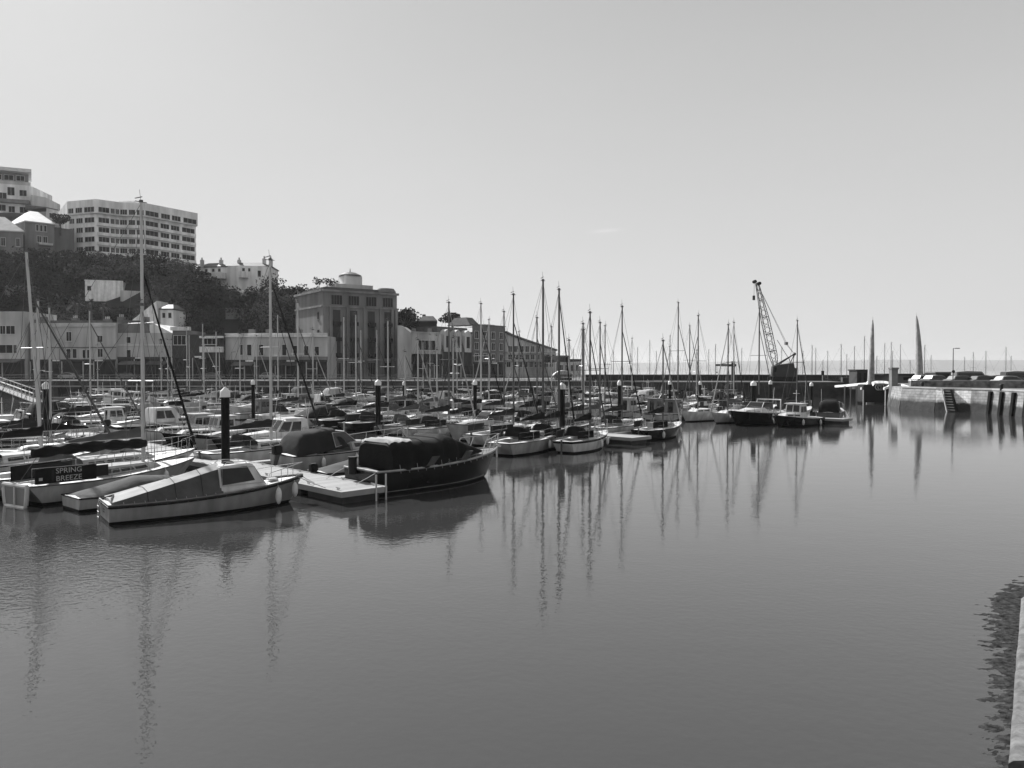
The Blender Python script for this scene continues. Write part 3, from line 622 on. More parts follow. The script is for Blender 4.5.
# big square hotel
ht = empty('square_hotel', (0, 0, 0), 0, 'tall square hotel with pilasters, deep window bays and a rooftop lantern', 'hotel')
c0 = Vector((X_(323, 172), 172, 0)); a_ = rad(35)
df = Vector((math.cos(a_), math.sin(a_), 0)); dl = Vector((-math.sin(a_), math.cos(a_), 0))
fr = c0 + df * 18.3; lf = c0 + dl * 17.5
z_top = 22.4
FA, FB = (c0.x, c0.y), (fr.x, fr.y); LA, LB = (lf.x, lf.y), (c0.x, c0.y)
bk = fr + dl * 17.5
mb = MB(); mb.prism([FA, FB, (bk.x, bk.y), LA], QH, z_top); mb.build('wall', 'render_grey', ht)
for A, B, u1 in ((FA, FB, 1.02), (LA, LB, 1.0)):
    band(ht, A, B, z_top - .3, z_top + .2, .45, 'stone', 'cornice', -.01, u1); band(ht, A, B, z_top - 3.7, z_top - 3.35, .3, 'stone', 'string_course', 0, u1)
mb = MB(); mb.prism([(c0 + df * 1 + dl * 1).xy[:], (c0 + df * 17 + dl * 1).xy[:], (c0 + df * 17 + dl * 16).xy[:], (c0 + df * 1 + dl * 16).xy[:]], z_top + .26, z_top + .9); mb.build('roof', 'roof_slate', ht)
for k, px in enumerate((337, 354, 371.5, 388)):
    u = px_u(FA, FB, px); hw_ = .048
    window(ht, FA, FB, u - hw_ * 1.45, u + hw_ * 1.45, z_top - 3.1, z_top - 1.0, 4, frame='stone')
    # tall recessed bay: dark spandrels and three storeys of glass
    mb = MB(); wbox(mb, FA, FB, u - hw_, u + hw_, 7.3, z_top - 4.3, -.1, .03); bay = mb.build('window_bay', 'render_dark', ht)
    for r in range(3):
        z0 = 7.6 + r * 3.55; window(bay, FA, FB, u - hw_ * .85, u + hw_ * .85, z0, z0 + 2.5, 3, sub=False, deep=.05)
        mb = MB(); wbox(mb, FA, FB, u - hw_ * 1.0, u + hw_ * 1.0, z0 - .1, z0 + .75, .05, .8); mb.build('balcony', 'shop_dark', bay)
    window(ht, FA, FB, u - hw_, u + hw_, QH + .4, 6.2, 3, frame='stone')
for u in (.02, .1, .32, .545, .77, .93, .985):
    mb = MB(); wbox(mb, FA, FB, u - .018, u + .018, QH, z_top - 3.7, .0, .4); mb.build('pilaster', 'render_grey', ht)
band(ht, FA, FB, 6.6, 7.1, .5, 'stone', 'balcony_ledge')
for r in range(3):
    window(ht, LA, LB, .82, .88, 8 + r * 4, 9.6 + r * 4, 1, frame='stone')
# rooftop plinth, lantern, stair turret
def obox(c, wx, wy, z0, z1, par, m, name, bev=0):
    mb = MB(); q = [c + df * sx * wx + dl * sy * wy for sx, sy in ((-1, -1), (1, -1), (1, 1), (-1, 1))]
    mb.prism([(p.x, p.y) for p in q], z0, z1); return mb.build(name, m, par)
c = c0 + df * 8.5 + dl * 5
obox(c, 4.6, 3.0, z_top + .91, z_top + 1.9, ht, 'render_pale', 'roof_plinth'); l_ = obox(c + df * .2, 2.1, 2.1, z_top + 1.91, z_top + 4.0, ht, 'render_white', 'lantern')
mb = MB(); cc = c + df * .2; mb.loft([[(cc.x + q * math.cos(2 * PI * k / 16), cc.y + q * math.sin(2 * PI * k / 16), z) for k in range(16)] for z, q in ((z_top + 4.02, 2.7), (z_top + 4.3, 2.6), (z_top + 4.9, 1.3), (z_top + 5.1, .15), (z_top + 5.9, .05))]); mb.build('lantern_roof', 'roof_slate', l_)
c = c0 + df * 16.2 + dl * 1.6
mb = MB(); mb.loft([[(c.x + q * math.cos(2 * PI * k / 20), c.y + q * math.sin(2 * PI * k / 20), z) for k in range(20)] for z, q in ((z_top + .3, 2.4), (z_top + .6, 2.4), (z_top + 1.3, 1.9), (z_top + 1.5, .3))]); mb.build('turret_roof', 'render_grey', ht, smooth=40)
# roof garden shrubs
rng = random.Random(8)
for k, px in enumerate((318, 324, 330)):
    p = c0 + df * (0.5 + k * 1.9) + dl * 3.5; e = empty('roof_shrub', (p.x, p.y, z_top + .9), 0, ['low roof garden shrub nearest the blank side wall of the square hotel', 'middle roof garden shrub on the square hotel', 'roof garden shrub nearest the lantern of the square hotel'][k], 'shrub', 'shrubs in the hotel roof garden')
    mb = MB(); crown(mb, (0, 0, 1.3), 1.3, 1.2, 1.0, 160, .2, rng); raw_build(mb, 'foliage', 'leaf_dark', e)
    mb = MB(); mb.tube([(0, 0, 0), (.1, 0, .6), (-.1, .1, 1.2)], .07, 5); mb.build('stem', 'bark', e)

# right of the hotel: the street curves away
def front_building(name, label, cat, pa, ya, pb, yb, top, m, depth=12, roof=None, n=3, rows=(), par_h=0, wmat='win_glass'):
    e = empty(name, (0, 0, 0), 0, label, cat); A, B = P(pa, ya), P(pb, yb); ym = (ya + yb) / 2
    walls(e, [A, B], (0, depth), QH - .4, H_(top, ym), m)
    for (y0, y1, cols, w_) in rows:
        for k in range(cols):
            uc = (k + .5) / cols
            window(e, A, B, uc - w_ / cols / 2, uc + w_ / cols / 2, H_(y0, ym), H_(y1, ym), 2, deep=.12)
    if n: shopfront(e, A, B, H_(364, ym), n)
    band(e, A, B, H_(top, ym) + .01, H_(top - 1, ym), .25, m, 'parapet')
    return e, A, B, ym
g1 = empty('gabled_corner', (0, 0, 0), 0, 'pale blank wall with a falling roofline tucked against the square hotel', 'building')
ya = 176.; mb = MB(); pa, pb = X_(397.6, ya), X_(411, ya); f = [(pa, ya, QH), (pb, ya, QH), (pb, ya, H_(333, ya)), (pa + .8, ya, H_(325.5, ya)), (pa, ya, H_(325.5, ya))]
mb.loft([f, [(x, y + 12, z) for x, y, z in f]]); mb.build('wall', 'render_pale', g1)
g2, A, B, ym = front_building('bay_fronted_building', 'pale building with one wide dark bay window over a deep shadowed ground floor', 'building', 411.3, 177, 441, 182, 333, 'render_pale', n=4)
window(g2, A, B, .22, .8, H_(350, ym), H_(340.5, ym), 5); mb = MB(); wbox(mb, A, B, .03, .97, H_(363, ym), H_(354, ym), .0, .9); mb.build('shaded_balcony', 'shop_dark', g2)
for px in (414, 430): 
    mb = MB(); x = X_(px, ym + 5); mb.box(x - .5, x + .5, ym + 4.5, ym + 5.5, H_(334, ym), H_(328.5, ym + 5)); mb.build('chimney', 'render_grey', g2)
g3 = empty('dormer_terrace', (0, 0, 0), 0, 'terrace with three arched dormers in a dark mansard roof above shaded shops', 'terrace')
A, B = P(441.5, 183), P(472, 192); ym = 187
walls(g3, [A, B], (0, 12), QH, H_(352, ym), 'render_dark'); mb = MB()
q0 = [onwall(A, B, 0, 0, .3), onwall(A, B, 1, 0, .3), onwall(A, B, 1, 0, -9), onwall(A, B, 0, 0, -9)]; q1 = [onwall(A, B, .0, 0, -1.6), onwall(A, B, 1, 0, -1.6), onwall(A, B, 1, 0, -8), onwall(A, B, 0, 0, -8)]
mb.hexa([p + Vector((0, 0, H_(352, ym) + .01)) for p in q0], [p + Vector((0, 0, H_(327, ym))) for p in q1]); mb.build('roof', 'roof_slate', g3)
for k in range(3):
    uc = (k + .5) / 3; mb = MB(); cols = []
    prof = [(-.11, 0), (.11, 0), (.11, 4.0), (.08, 4.9), (0, 5.4), (-.08, 4.9), (-.11, 4.0)]
    mb.loft([[onwall(A, B, uc + du, H_(352, ym) + dz, o) for du, dz in prof] for o in (.35, -2)]); d = mb.build('dormer', 'render_pale', g3)
    window(d, A, B, uc - .05, uc + .05, H_(352, ym) + 1.0, H_(352, ym) + 3.8, 2, sub=False); 
    for q in d.children: q.location = onwall(A, B, uc, 0, .36) - onwall(A, B, uc, 0, 0)
shopfront(g3, A, B, H_(366, ym), 5)
for k in range(4): band(g3, A, B, H_(366, ym), H_(352, ym), .35, 'render_grey', 'pilaster', max(0, k / 3 - .02), min(1, k / 3 + .02))
g4, A, B, ym = front_building('tall_gabled_house', 'tall pale four storey house with close rows of windows past the dormer terrace', 'house', 472.3, 193, 505, 203, 326, 'render_grey', n=4, rows=((339, 332, 4, .4), (350, 343, 4, .4), (361, 354, 4, .4)))
for a, b, t in ((.02, .32, 318), (.52, .98, 323.5)):
    mb = MB(); mb.hexa([onwall(A, B, a, H_(326, ym) + .03, -1), onwall(A, B, b, H_(326, ym) + .03, -1), onwall(A, B, b, H_(326, ym) + .03, -9), onwall(A, B, a, H_(326, ym) + .03, -9)], [onwall(A, B, a + .06, H_(t, ym), -3), onwall(A, B, b - .06, H_(t, ym), -3), onwall(A, B, b - .06, H_(t, ym), -7), onwall(A, B, a + .06, H_(t, ym), -7)]); mb.build('roof', 'roof_slate', g4)
g5 = empty('sloping_arcade', (0, 0, 0), 0, 'long building whose roofline sweeps down towards the end of the harbour street', 'building')
A, B = P(505.3, 205), P(556, 232); mb = MB(); lo = []; n_ = 10
prof = [(t, H_(333 + 18 * t ** .8, 205 + 27 * t)) for t in [i / n_ for i in range(n_ + 1)]]
mb.loft([[onwall(A, B, t, QH, 0), onwall(A, B, t, z, 0), onwall(A, B, t, z, -12), onwall(A, B, t, QH, -12)] for t, z in prof]); mb.build('wall', 'render_pale', g5)
mb = MB(); mb.loft([[onwall(A, B, t, z + .01, .5), onwall(A, B, t, z + .5, .5), onwall(A, B, t, z + .5, -12.3), onwall(A, B, t, z + .01, -12.3)] for t, z in prof]); mb.build('roof', 'roof_slate', g5)
for r, (y0, y1, u0) in enumerate(((352, 346, .05), (359.5, 354.5, .05), (367, 362, .02))):
    for k in range(9):
        u = u0 + k * .105
        if r == 0 and u > .62: continue
        yy = 205 + 27 * u; window(g5, A, B, u, u + .07, H_(y0, yy), H_(y1, yy), 2, deep=.1)
for z in (352.8, 360.5): mb = MB(); wbox(mb, A, B, 0, 1, H_(z + 1, 220), H_(z, 220), 0, .6); mb.build('balcony_ledge', 'render_pale', g5)
g6 = empty('harbour_pavilion', (0, 0, 0), 0, 'small domed pavilion with dark upper windows at the end of the street', 'pavilion')
A, B = P(558, 214), P(581, 218); ym = 216; walls(g6, [A, B], (0, 9), QH, H_(362, ym), 'render_pale')
mb = MB(); wbox(mb, A, B, -.02, .5, H_(361.8, ym), H_(355.5, ym), -7, .2); mb.build('upper_storey', 'render_dark', g6); mb = MB(); wbox(mb, A, B, .55, 1, H_(361.8, ym), H_(359, ym), -7, .1); mb.build('upper_storey', 'shop_dark', g6)
for k in range(4): window(g6, A, B, .08 + k * .23, .2 + k * .23, H_(371, ym), H_(365, ym), 2)
g7 = empty('quay_kiosk', (0, 0, 0), 0, 'low kiosk with a pale domed canopy roof on the quay near the pavilion', 'kiosk')
yk = 152.; x0, x1 = X_(553, yk), X_(574, yk); mb = MB(); mb.box(x0 + .4, x1 - .4, yk, yk + 3, QH, H_(374.5, yk)); mb.build('wall', 'render_dark', g7)
mb = MB(); mb.loft([[(x0 + (x1 - x0) * t, yk - .6, z), (x0 + (x1 - x0) * t, yk + 3.6, z), (x0 + (x1 - x0) * t, yk + 3.6, z + .12), (x0 + (x1 - x0) * t, yk - .6, z + .12)] for t, z in [(i / 12, H_(376, yk) + 1.0 * math.sin(PI * i / 12) ** .7) for i in range(13)]]); mb.build('canopy_roof', 'render_white', g7)
# dark roofs and shrubs behind the row
g8 = empty('back_street_house', (0, 0, 0), 0, 'dark block-like house showing above the roofs behind the bay fronted building', 'house')
mb = MB(); mb.prism([P(419, 200), P(437, 200), (X_(437, 208), 208), (X_(419, 208), 208)], 4, H_(321, 200)); mb.build('wall', 'shop_dark', g8)
hip_roof(g8, [P(419, 200), P(437, 200), (X_(437, 208), 208), (X_(419, 208), 208)], H_(320.7, 200), H_(316.5, 203), 'roof_slate', .6, .2)
mb = MB(); mb.box(X_(424, 203) - .4, X_(424, 203) + .4, 203, 204, H_(318, 203), H_(314.5, 203)); mb.build('chimney', 'render_dark', g8)

# garden walls and a small house among the trees of the slope
for k, (p0, p1, y, ya_, top, bot, m, lab) in enumerate(((178, 206, 206, 209, 304, 309, 'render_pale', 'pale garden wall among the trees below the apartment block end'), (226, 250, 204, 206, 309, 315, 'stone', 'short stone garden wall among the trees below the ridge villa'), (6, 40, 203, 205, 287, 293, 'stone', 'stone garden wall on the slope below the two villas'), (236, 262, 217, 219, 293, 297, 'render_pale', 'pale terrace wall just under the ridge villa'))):
    mb = MB(); wbox(mb, P(p0, y - 4), P(p1, ya_ - 4), 0, 1, H_(bot + 5, y), H_(top, y), -5, 0); tag(mb.build('garden_wall', m), lab, 'wall')
# individual trees
def tree(label, name, x, y, z, h, r, cat='tree', m='leaf_dark', seed=1, n=900, leaf=.3, group='trees standing out on the hill'):
    rg = random.Random(seed); e = empty(name, (x, y, z), 0, label, cat, group)
    mb = MB(); mb.tube([(0, 0, -1), (.1, 0, h * .25), (-.1, .1, h * .55), (0, 0, h * .8)], .28, 7, r2=.08)
    for k in range(5):
        a = rg.uniform(0, 6.28); mb.tube([(0, 0, h * .4), (math.cos(a) * r * .4, math.sin(a) * r * .4, h * .62), (math.cos(a) * r * .7, math.sin(a) * r * .7, h * .8)], .1, 5, r2=.03)
    mb.build('trunk', 'bark', e); mb = MB(); crown(mb, (0, 0, h * .68), r, r, h * .34, n, leaf, rg); raw_build(mb, 'crown', m, e); return e
def palm(label, x, y, z, h, seed, m='leaf_dark', fr=1.9):
    rg = random.Random(seed); e = empty('palm_tree', (x, y, z), 0, label, 'palm', 'palms on the hill'); mb = MB(); mb.tube([(0, 0, -1), (.1, 0, h * .5), (0, 0, h)], .22, 7, r2=.15); mb.build('trunk', 'bark', e)
    mb = MB()
    for k in range(26):
        a = rg.uniform(0, 6.28); el = rg.uniform(-.3, 1.3); d = Vector((math.cos(a), math.sin(a), 0)); p = Vector((0, 0, h)); q = []
        for s in range(6): q.append(p + d * fr * s / 5 * math.cos(el) + Vector((0, 0, fr * (s / 5 * math.sin(el) - .55 * (s / 5) ** 2))))
        sd_ = Vector((-d.y, d.x, 0))
        mb.add([x_ + sd_ * .22 * (1 - i / 5.5) for i, x_ in enumerate(q)] + [x_ - sd_ * .22 * (1 - i / 5.5) for i, x_ in enumerate(q)], [(i, i + 1, i + 7, i + 6) for i in range(5)])
    raw_build(mb, 'crown', m, e); return e
def hx(px, y): return X_(px, y), y, hill(X_(px, y), y)
x, y, z = hx(100, 226); palm('round headed palm in front of the apartment block', x, y, H_(266, 226), 3.6, 1)
for k, (px, y, py, h, lab) in enumerate(((77, 188, 322, 4.2, 'pale fronded palm above the cornice building, farthest from the chapel'), (92, 187, 324, 5.2, 'tallest pale palm behind the masts above the cornice building'), (104, 188, 324, 4.2, 'pale fronded palm nearest the chapel gable'))):
    palm(lab, X_(px, y), y, H_(py, y), h, 3 + k, 'leaf_pale', 2.4)
for k, (px, y, py, h, r, lab) in enumerate(((62, 232, 233, 5.5, 3.2, 'round dark tree above the retaining wall beside the apartment block'), (203, 228, 283, 3.6, 2.6, 'dark tree at the ridge villa corner nearest the apartment block'), (288, 214, 318, 8.5, 4.5, 'dark tree against the sky between the ridge villa and the square hotel'), (172, 214, 302, 7, 4, 'bushy dark tree below the apartment block end'), (403, 190, 335, 6.5, 3.4, 'dark tree showing over the corner of the square hotel'), (452, 206, 333, 5, 4.0, 'dark flat topped tree above the dormer terrace'))):
    tree(lab, 'hill_tree', X_(px, y), y, H_(py, y), h, r, seed=20 + k)
# ------------------------------------------------------------------ boats
# local axes: x towards the bow, y to port, z up, origin on the waterline amidships
class Hull:
    def __init__(s, L, B, fs, fb, draft=.35, sternw=.78, rake=.9, p=2.3, full=.88, N=16, tuck=.0):
        s.L, s.B, s.fs, s.fb, s.draft, s.sternw, s.rake, s.p, s.full, s.N, s.tuck = L, B, fs, fb, draft, sternw, rake, p, full, N, tuck
    def bg(s, t):
        if t < .42: f = s.sternw + (1 - s.sternw) * math.sin(PI / 2 * t / .42)
        else: f = max(0, 1 - ((t - .42) / .58) ** s.p) ** .85
        return max(.02, s.B / 2 * f)
    def sh(s, t): return s.fs + (s.fb - s.fs) * t ** 1.9 - .05 * math.sin(PI * t)
    def x(s, t, k=1.0):
        """k: 0 at the keel, 1 at the gunwale"""
        return -s.L / 2 + s.tuck * (1 - k) * (1 - t) ** 3 * 2 + t * (s.L - s.rake * (1 - k) ** .9) - (s.tuck * (1 - k) * t if s.tuck else 0)
    def t_of(s, x): return (x + s.L / 2) / s.L
    def sec(s, t):
        g, h = s.bg(t), s.sh(t); w_ = g * (s.full - .45 * t ** 4); d = -s.draft * (1 - t ** 5)
        bt = min(.1, h * .3); w_l = w_ + (g - w_) * .15
        L = [(0, d, 0), (w_ * .7, d * .55, .12), (w_ * .97, 0, .3), (w_ + (g - w_) * .2, bt, .42), (w_ + (g - w_) * .6, h * .5, .66), (g * .985, h * .8, .88), (g, h, 1.0)]
        return L
    def build(s, par, top='white_gel', band=None, boot='black', bottom='antifoul', low=None):
        mb = MB(); secs = []; N = s.N
        for i in range(N + 1):
            t = i / N; t = 1 - (1 - t) ** 1.25 if True else t
            L = s.sec(t); q = [(s.x(t, k), y, z) for y, z, k in L]
            secs.append([(x, -y, z) for x, y, z in q[::-1]] + q[1:])
        n = len(secs[0]); mats = [top, boot, bottom, band or top, low or top]
        mb.add([p for q in secs for p in q], [])
        lev = [3, 4, 4 if low else 0, 1, 2, 2]
        for i in range(N):
            for j in range(n - 1):
                k = j if j < n // 2 else n - 2 - j
                m = [3, 0, 4, 1, 2, 2][k]
                a = i * n + j; mb.f.append((a, a + 1, a + 1 + n, a + n)); mb.m.append(m)
        for j in range(n // 2):     # transom, in strips
            a, b = j, n - 1 - j
            if b - 1 > a + 1: mb.f.append((a, a + 1, b - 1, b)); mb.m.append([3, 0, 4, 1, 2, 2][j])
            else: mb.f.append((a, a + 1, b)); mb.m.append(2)
        return mb.build('hull', mats, par, smooth=50)
    def deck(s, par, c0, c1, wi=.72, m='deck', inset=.02, drop=.03, sole=.12, cm='deck_grey'):
        """deck with an open cockpit well between stations c0 and c1"""
        ts = sorted(set([i / 14 for i in range(15)] + [c0, c1])); mb = MB()
        def row(t): g = s.bg(t) - inset; z = s.sh(t) - drop; return s.x(t) - .01, max(g, .005), z
        for a, b in zip(ts, ts[1:]):
            xa, ga, za = row(a); xb, gb, zb = row(b); cam_a, cam_b = ga * .06, gb * .06
            if a >= c0 - 1e-6 and b <= c1 + 1e-6:
                for sg in (1, -1):
                    mb.add([(xa, sg * ga, za), (xb, sg * gb, zb), (xb, sg * gb * wi, zb + .02), (xa, sg * ga * wi, za + .02), (xa, sg * ga * wi * .97, sole), (xb, sg * gb * wi * .97, sole)], [(0, 1, 2, 3), (3, 2, 5, 4)])
                mb.add([(xa, -ga * wi * .97, sole), (xb, -gb * wi * .97, sole), (xb, gb * wi * .97, sole), (xa, ga * wi * .97, sole)], [(0, 1, 2, 3)], 1)
            else:
                mb.add([(xa, -ga, za), (xb, -gb, zb), (xb, 0, zb + cam_b), (xa, 0, za + cam_a), (xb, gb, zb), (xa, ga, za)], [(0, 1, 2, 3), (3, 2, 4, 5)])
        for c in (c0, c1):
            if 0 < c < 1:
                x, g, z = row(c); mb.add([(x, -g * wi, sole), (x, g * wi, sole), (x, g * wi, z + .02), (x, 0, z + g * .06), (x, -g * wi, z + .02)], [(0, 1, 2, 3, 4)])
        return mb.build('deck', [m, cm], par)
    def strake(s, par, m='black', r=.035, k=-.02, name='rubbing_strake'):
        mb = MB()
        for sg in (1, -1): mb.tube([(s.x(t), sg * (s.bg(t) + .005), s.sh(t) + k) for t in [i / 14 for i in range(15)]], r, 5)
        mb.tube([(s.x(0) - .01, -s.bg(0), s.sh(0) + k), (s.x(0) - .01, s.bg(0), s.sh(0) + k)], r, 5)
        return mb.build(name, m, par)
def cabin(par, x0, x1, w0, w1, z0, h, rf=.5, rb=.1, tp=.84, m='white_gel', wins=3, v=(.35, .8), front=True, hf=None, zf=None, name='cabin', side=(.1, .9), bev=.04, glass='glass', wf='alu', aft=False):
    """cabin trunk; x0 aft, x1 forward, half widths w0 aft, w1 forward"""
    hf = h if hf is None else hf; zf = z0 if zf is None else zf
    b = [Vector((x0, -w0, z0)), Vector((x1, -w1, zf)), Vector((x1, w1, zf)), Vector((x0, w0, z0))]
    t = [Vector((x0 + rb, -w0 * tp, z0 + h)), Vector((x1 - rf, -w1 * tp, zf + hf)), Vector((x1 - rf, w1 * tp, zf + hf)), Vector((x0 + rb, w0 * tp, z0 + h))]
    mb = MB(); mb.hexa(b, t); c = mb.build(name, m, par, bevel=bev, smooth=35)
    sides = [[b[0], b[1], t[1], t[0]], [b[2], b[3], t[3], t[2]]]
    for q in sides:
        for k in range(wins):
            u0 = side[0] + (side[1] - side[0]) * k / wins; u1 = side[0] + (side[1] - side[0]) * (k + .86) / wins
            mb = MB(); mb.quad(q, u0, u1, v[0], v[1], .014); wn = mb.build('window', glass, c)
    if front:
        q = [b[1], b[2], t[2], t[1]]
        for u0, u1 in ((.08, .47), (.53, .92)):
            mb = MB(); mb.quad(q, u0, u1, v[0], v[1] + .08, .014); mb.build('windscreen', glass, c)
    if aft:
        q = [b[3], b[0], t[0], t[3]]; mb = MB(); mb.quad(q, .3, .7, .05, .85, .014); mb.build('door', glass, c)
    return c
def canopy(par, x0, x1, w0, w1, z0, h0, h1, m='canvas_dark', name='canopy', slope_f=.5, slope_b=.2, seed=0, sag=.03, win=False, wm='clear_vinyl', n=9, zf=None, k=9, sq=.55):
    """cloth hood stretched over frames, closed at both ends; x0 aft, x1 forward"""
    zf = z0 if zf is None else zf; mb = MB(); secs = []; rg = random.Random(seed)
    N = 12
    for i in range(N + 1):
        s = i / N; x = x0 + (x1 - x0) * s; w_ = w0 + (w1 - w0) * s; h = h0 + (h1 - h0) * s; zb = z0 + (zf - z0) * s
        h *= min(1, ((s + .0) / max(1e-3, slope_b)) ** .5 if s < slope_b else 1) * min(1, ((1 - s) / max(1e-3, slope_f)) ** .75 if s > 1 - slope_f else 1)
        h = max(h, .03); h *= 1 - sag * math.sin(s * PI * 4) ** 2
        q = []
        for j in range(k):
            a = PI * j / (k - 1); cx, cz = math.cos(a), math.sin(a)
            yy = w_ * (abs(cx) ** sq) * (1 if cx > 0 else -1) * (1 - .16 * (abs(cz) ** 1.2)); zz = h * cz ** sq
            wr = noise.noise(Vector((x * 1.8 + seed, yy * 2, zz * 2))) * .035 * min(1, h)
            q.append((x + wr, yy, zb + zz + wr * (1 if 0 < j < k - 1 else 0)))
        secs.append(q)
    mb.loft(secs, cap=True); c = mb.build(name, m, par, smooth=45)
    if win:
        for sg in (1, -1):
            for s0, s1 in ((.2, .42), (.46, .68)):
                def pt(s, f):
                    x = x0 + (x1 - x0) * s; w_ = w0 + (w1 - w0) * s; return Vector((x, sg * (w_ * (1 - .10 * f) + .03), z0 + (zf - z0) * s + (h0 + (h1 - h0) * s) * f))
                q = [pt(s0, .3), pt(s1, .3), pt(s1, .78), pt(s0, .78)]
                if sg < 0: pass
                else: q = [q[1], q[0], q[3], q[2]]
                b = MB(); b.quad(q, 0, 1, 0, 1, .015); b.build('canopy_window', wm, c)
    return c
def rails(par, H, t0, t1, h=.5, n=4, m='steel', bow=True, r=.014, name='rail', posts=True):
    mb = MB(); ts = [t0 + (t1 - t0) * i / n for i in range(n + 1)]
    for sg in (1, -1):
        top = [(H.x(t) + (.0 if t < .97 else -.05), sg * max(.05, H.bg(t) - .07), H.sh(t) + h * (.9 + .2 * t)) for t in ts]
        mb.tube(top, r, 5)
        for p, t in zip(top, ts):
            if posts: mb.tube([(p[0] - (.06 if bow else 0), p[1], H.sh(t) - .02), p], r, 5)
    if bow: mb.tube([(H.x(t1) - .03, -.1, H.sh(t1) + h * 1.1), (H.x(t1) + .05, 0, H.sh(t1) + h * 1.1), (H.x(t1) - .03, .1, H.sh(t1) + h * 1.1)], r, 5)
    return mb.build(name, m, par)
def fender(par, H, t, sg, m='fender', h=.5, r=.11):
    x, y, z = H.x(t), sg * (H.bg(t) + r * .8), H.sh(t)
    mb = MB(); mb.ball((x, y, z - .12 - h / 2), r, r, h / 2, 8, 6); mb.tube([(x, y, z - .15), (x, y - sg * .12, z + .02)], .012, 4)
    return mb.build('fender', m, par, smooth=60)
def outboard(par, H, y=0, s=1.0, m='black', tilt=.0):
    x = H.x(0) - .18 * s; z = H.sh(0)
    mb = MB(); mb.box(x - .22 * s, x + .18 * s, y - .15 * s, y + .15 * s, z + .02, z + .42 * s); o = mb.build('outboard_motor', m, par, bevel=.05 * s, smooth=40)
    mb = MB(); mb.hexa([(x - .35 * s, y - .03, .02), (x - .2 * s, y - .03, -.1), (x - .2 * s, y + .03, -.1), (x - .35 * s, y + .03, .02)], [(x - .12 * s, y - .07, z + .05), (x + .1 * s, y - .07, z + .05), (x + .1 * s, y + .07, z + .05), (x - .12 * s, y + .07, z + .05)]); mb.build('motor_leg', 'alu_dark', o)
    return o
def mast_rig(par, H, tm, h, zd, m='alu', boom=None, cover='canvas_mid', jib=None, rig=True, r=.075, spreader=True, gear=True, backstay=True, lean=(0, 0)):
    xm = -H.L / 2 + tm * H.L
    def up(z, dx=0, dy=0): return (xm + dx + lean[0] * (z - zd), dy + lean[1] * (z - zd), z)
    mb = MB(); mb.tube([up(zd), up(h * .6), up(h)], r, 8, r2=r * .72); mast = mb.build('mast', m, par, smooth=60)
    if spreader:
        mb = MB(); zs = zd + (h - zd) * .52; sw = min(.95, H.B * .34)
        mb.tube([up(zs, -.08, -sw), up(zs, 0, 0), up(zs, -.08, sw)], .022, 5); mb.build('spreader', m, mast)
    if gear:
        mb = MB(); mb.tube([up(h - .02), up(h + .55, -.08)], .01, 4); mb.tube([up(h, -.3), up(h + .02, .28)], .018, 4); mb.box(up(h)[0] - .06, up(h)[0] + .06, up(h)[1] - .06, up(h)[1] + .06, h - .02, h + .1); mb.tube([up(h + .12, -.3), up(h + .25, .05)], .02, 4); mb.build('masthead_gear', 'alu_dark', mast)
    if rig:
        mb = MB(); xb = H.x(1) - .08; w_ = .011
        for sg in (1, -1):
            yb = H.bg(tm) - .08
            mb.tube([(xm - .15, sg * yb, H.sh(tm)), up(zd + (h - zd) * .52, -.08, sg * min(.95, H.B * .34)), up(h - .1)], w_, 4)
            mb.tube([(xm - .4, sg * yb, H.sh(tm)), up(zd + (h - zd) * .5)], w_, 4)
        if backstay: mb.tube([(H.x(0) + .05, 0, H.sh(0)), up(h - .05)], w_, 4)
        if not jib: mb.tube([(xb, 0, H.sh(1)), up(h - .15)], w_, 4)
        mb.build('rigging', 'wire', par)
    if jib:
        xb = H.x(1) - .12; top = up(zd + (h - zd) * jib[1]); a = Vector((xb, 0, H.sh(1) + .15)); b = Vector(top)
        mb = MB(); mb.tube([a, a.lerp(b, .12), a.lerp(b, .5), a.lerp(b, .93), b], .075, 6, r2=.02); mb.build('furled_jib', jib[0], par, smooth=60)
    if boom:
        zb = zd + .75; lb = boom; mb = MB(); mb.tube([(xm - .05, 0, zb), (xm - lb, 0, zb + .05)], .05, 6); bo = mb.build('boom', m, par)
        if cover:
            mb = MB(); secs = []
            for i in range(11):
                s = i / 10; x = xm - .02 - lb * .97 * s; hh = (.34 * (1 - s) ** .8 + .10) * (1 + .09 * math.sin(s * 23)); ww = .13 * (1 - s * .45)
                if i == 0: secs.append([(x + .1 + 0 * a, ww * .5 * math.cos(a), zb + .55 + .1 * math.sin(a)) for a in [2 * PI * k / 8 for k in range(8)]])
                secs.append([(x, ww * math.cos(a), zb + .02 + (hh * (math.sin(a) * .55 + .42))) for a in [2 * PI * k / 8 for k in range(8)]])
            mb.loft(secs); mb.build('sail_cover', cover, bo, smooth=60)
    return mast
def lifelines(par, H, t0=.12, t1=.9, h=.55):
    mb = MB(); ts = [t0 + (t1 - t0) * i / 5 for i in range(6)]
    for sg in (1, -1):
        for t in ts: mb.tube([(H.x(t), sg * (H.bg(t) - .06), H.sh(t)), (H.x(t), sg * (H.bg(t) - .06), H.sh(t) + h)], .014, 4)
        for k in (1, .5): mb.tube([(H.x(t), sg * (H.bg(t) - .06), H.sh(t) + h * k) for t in ts], .008, 4)
    return mb.build('guard_rail', 'steel', par)

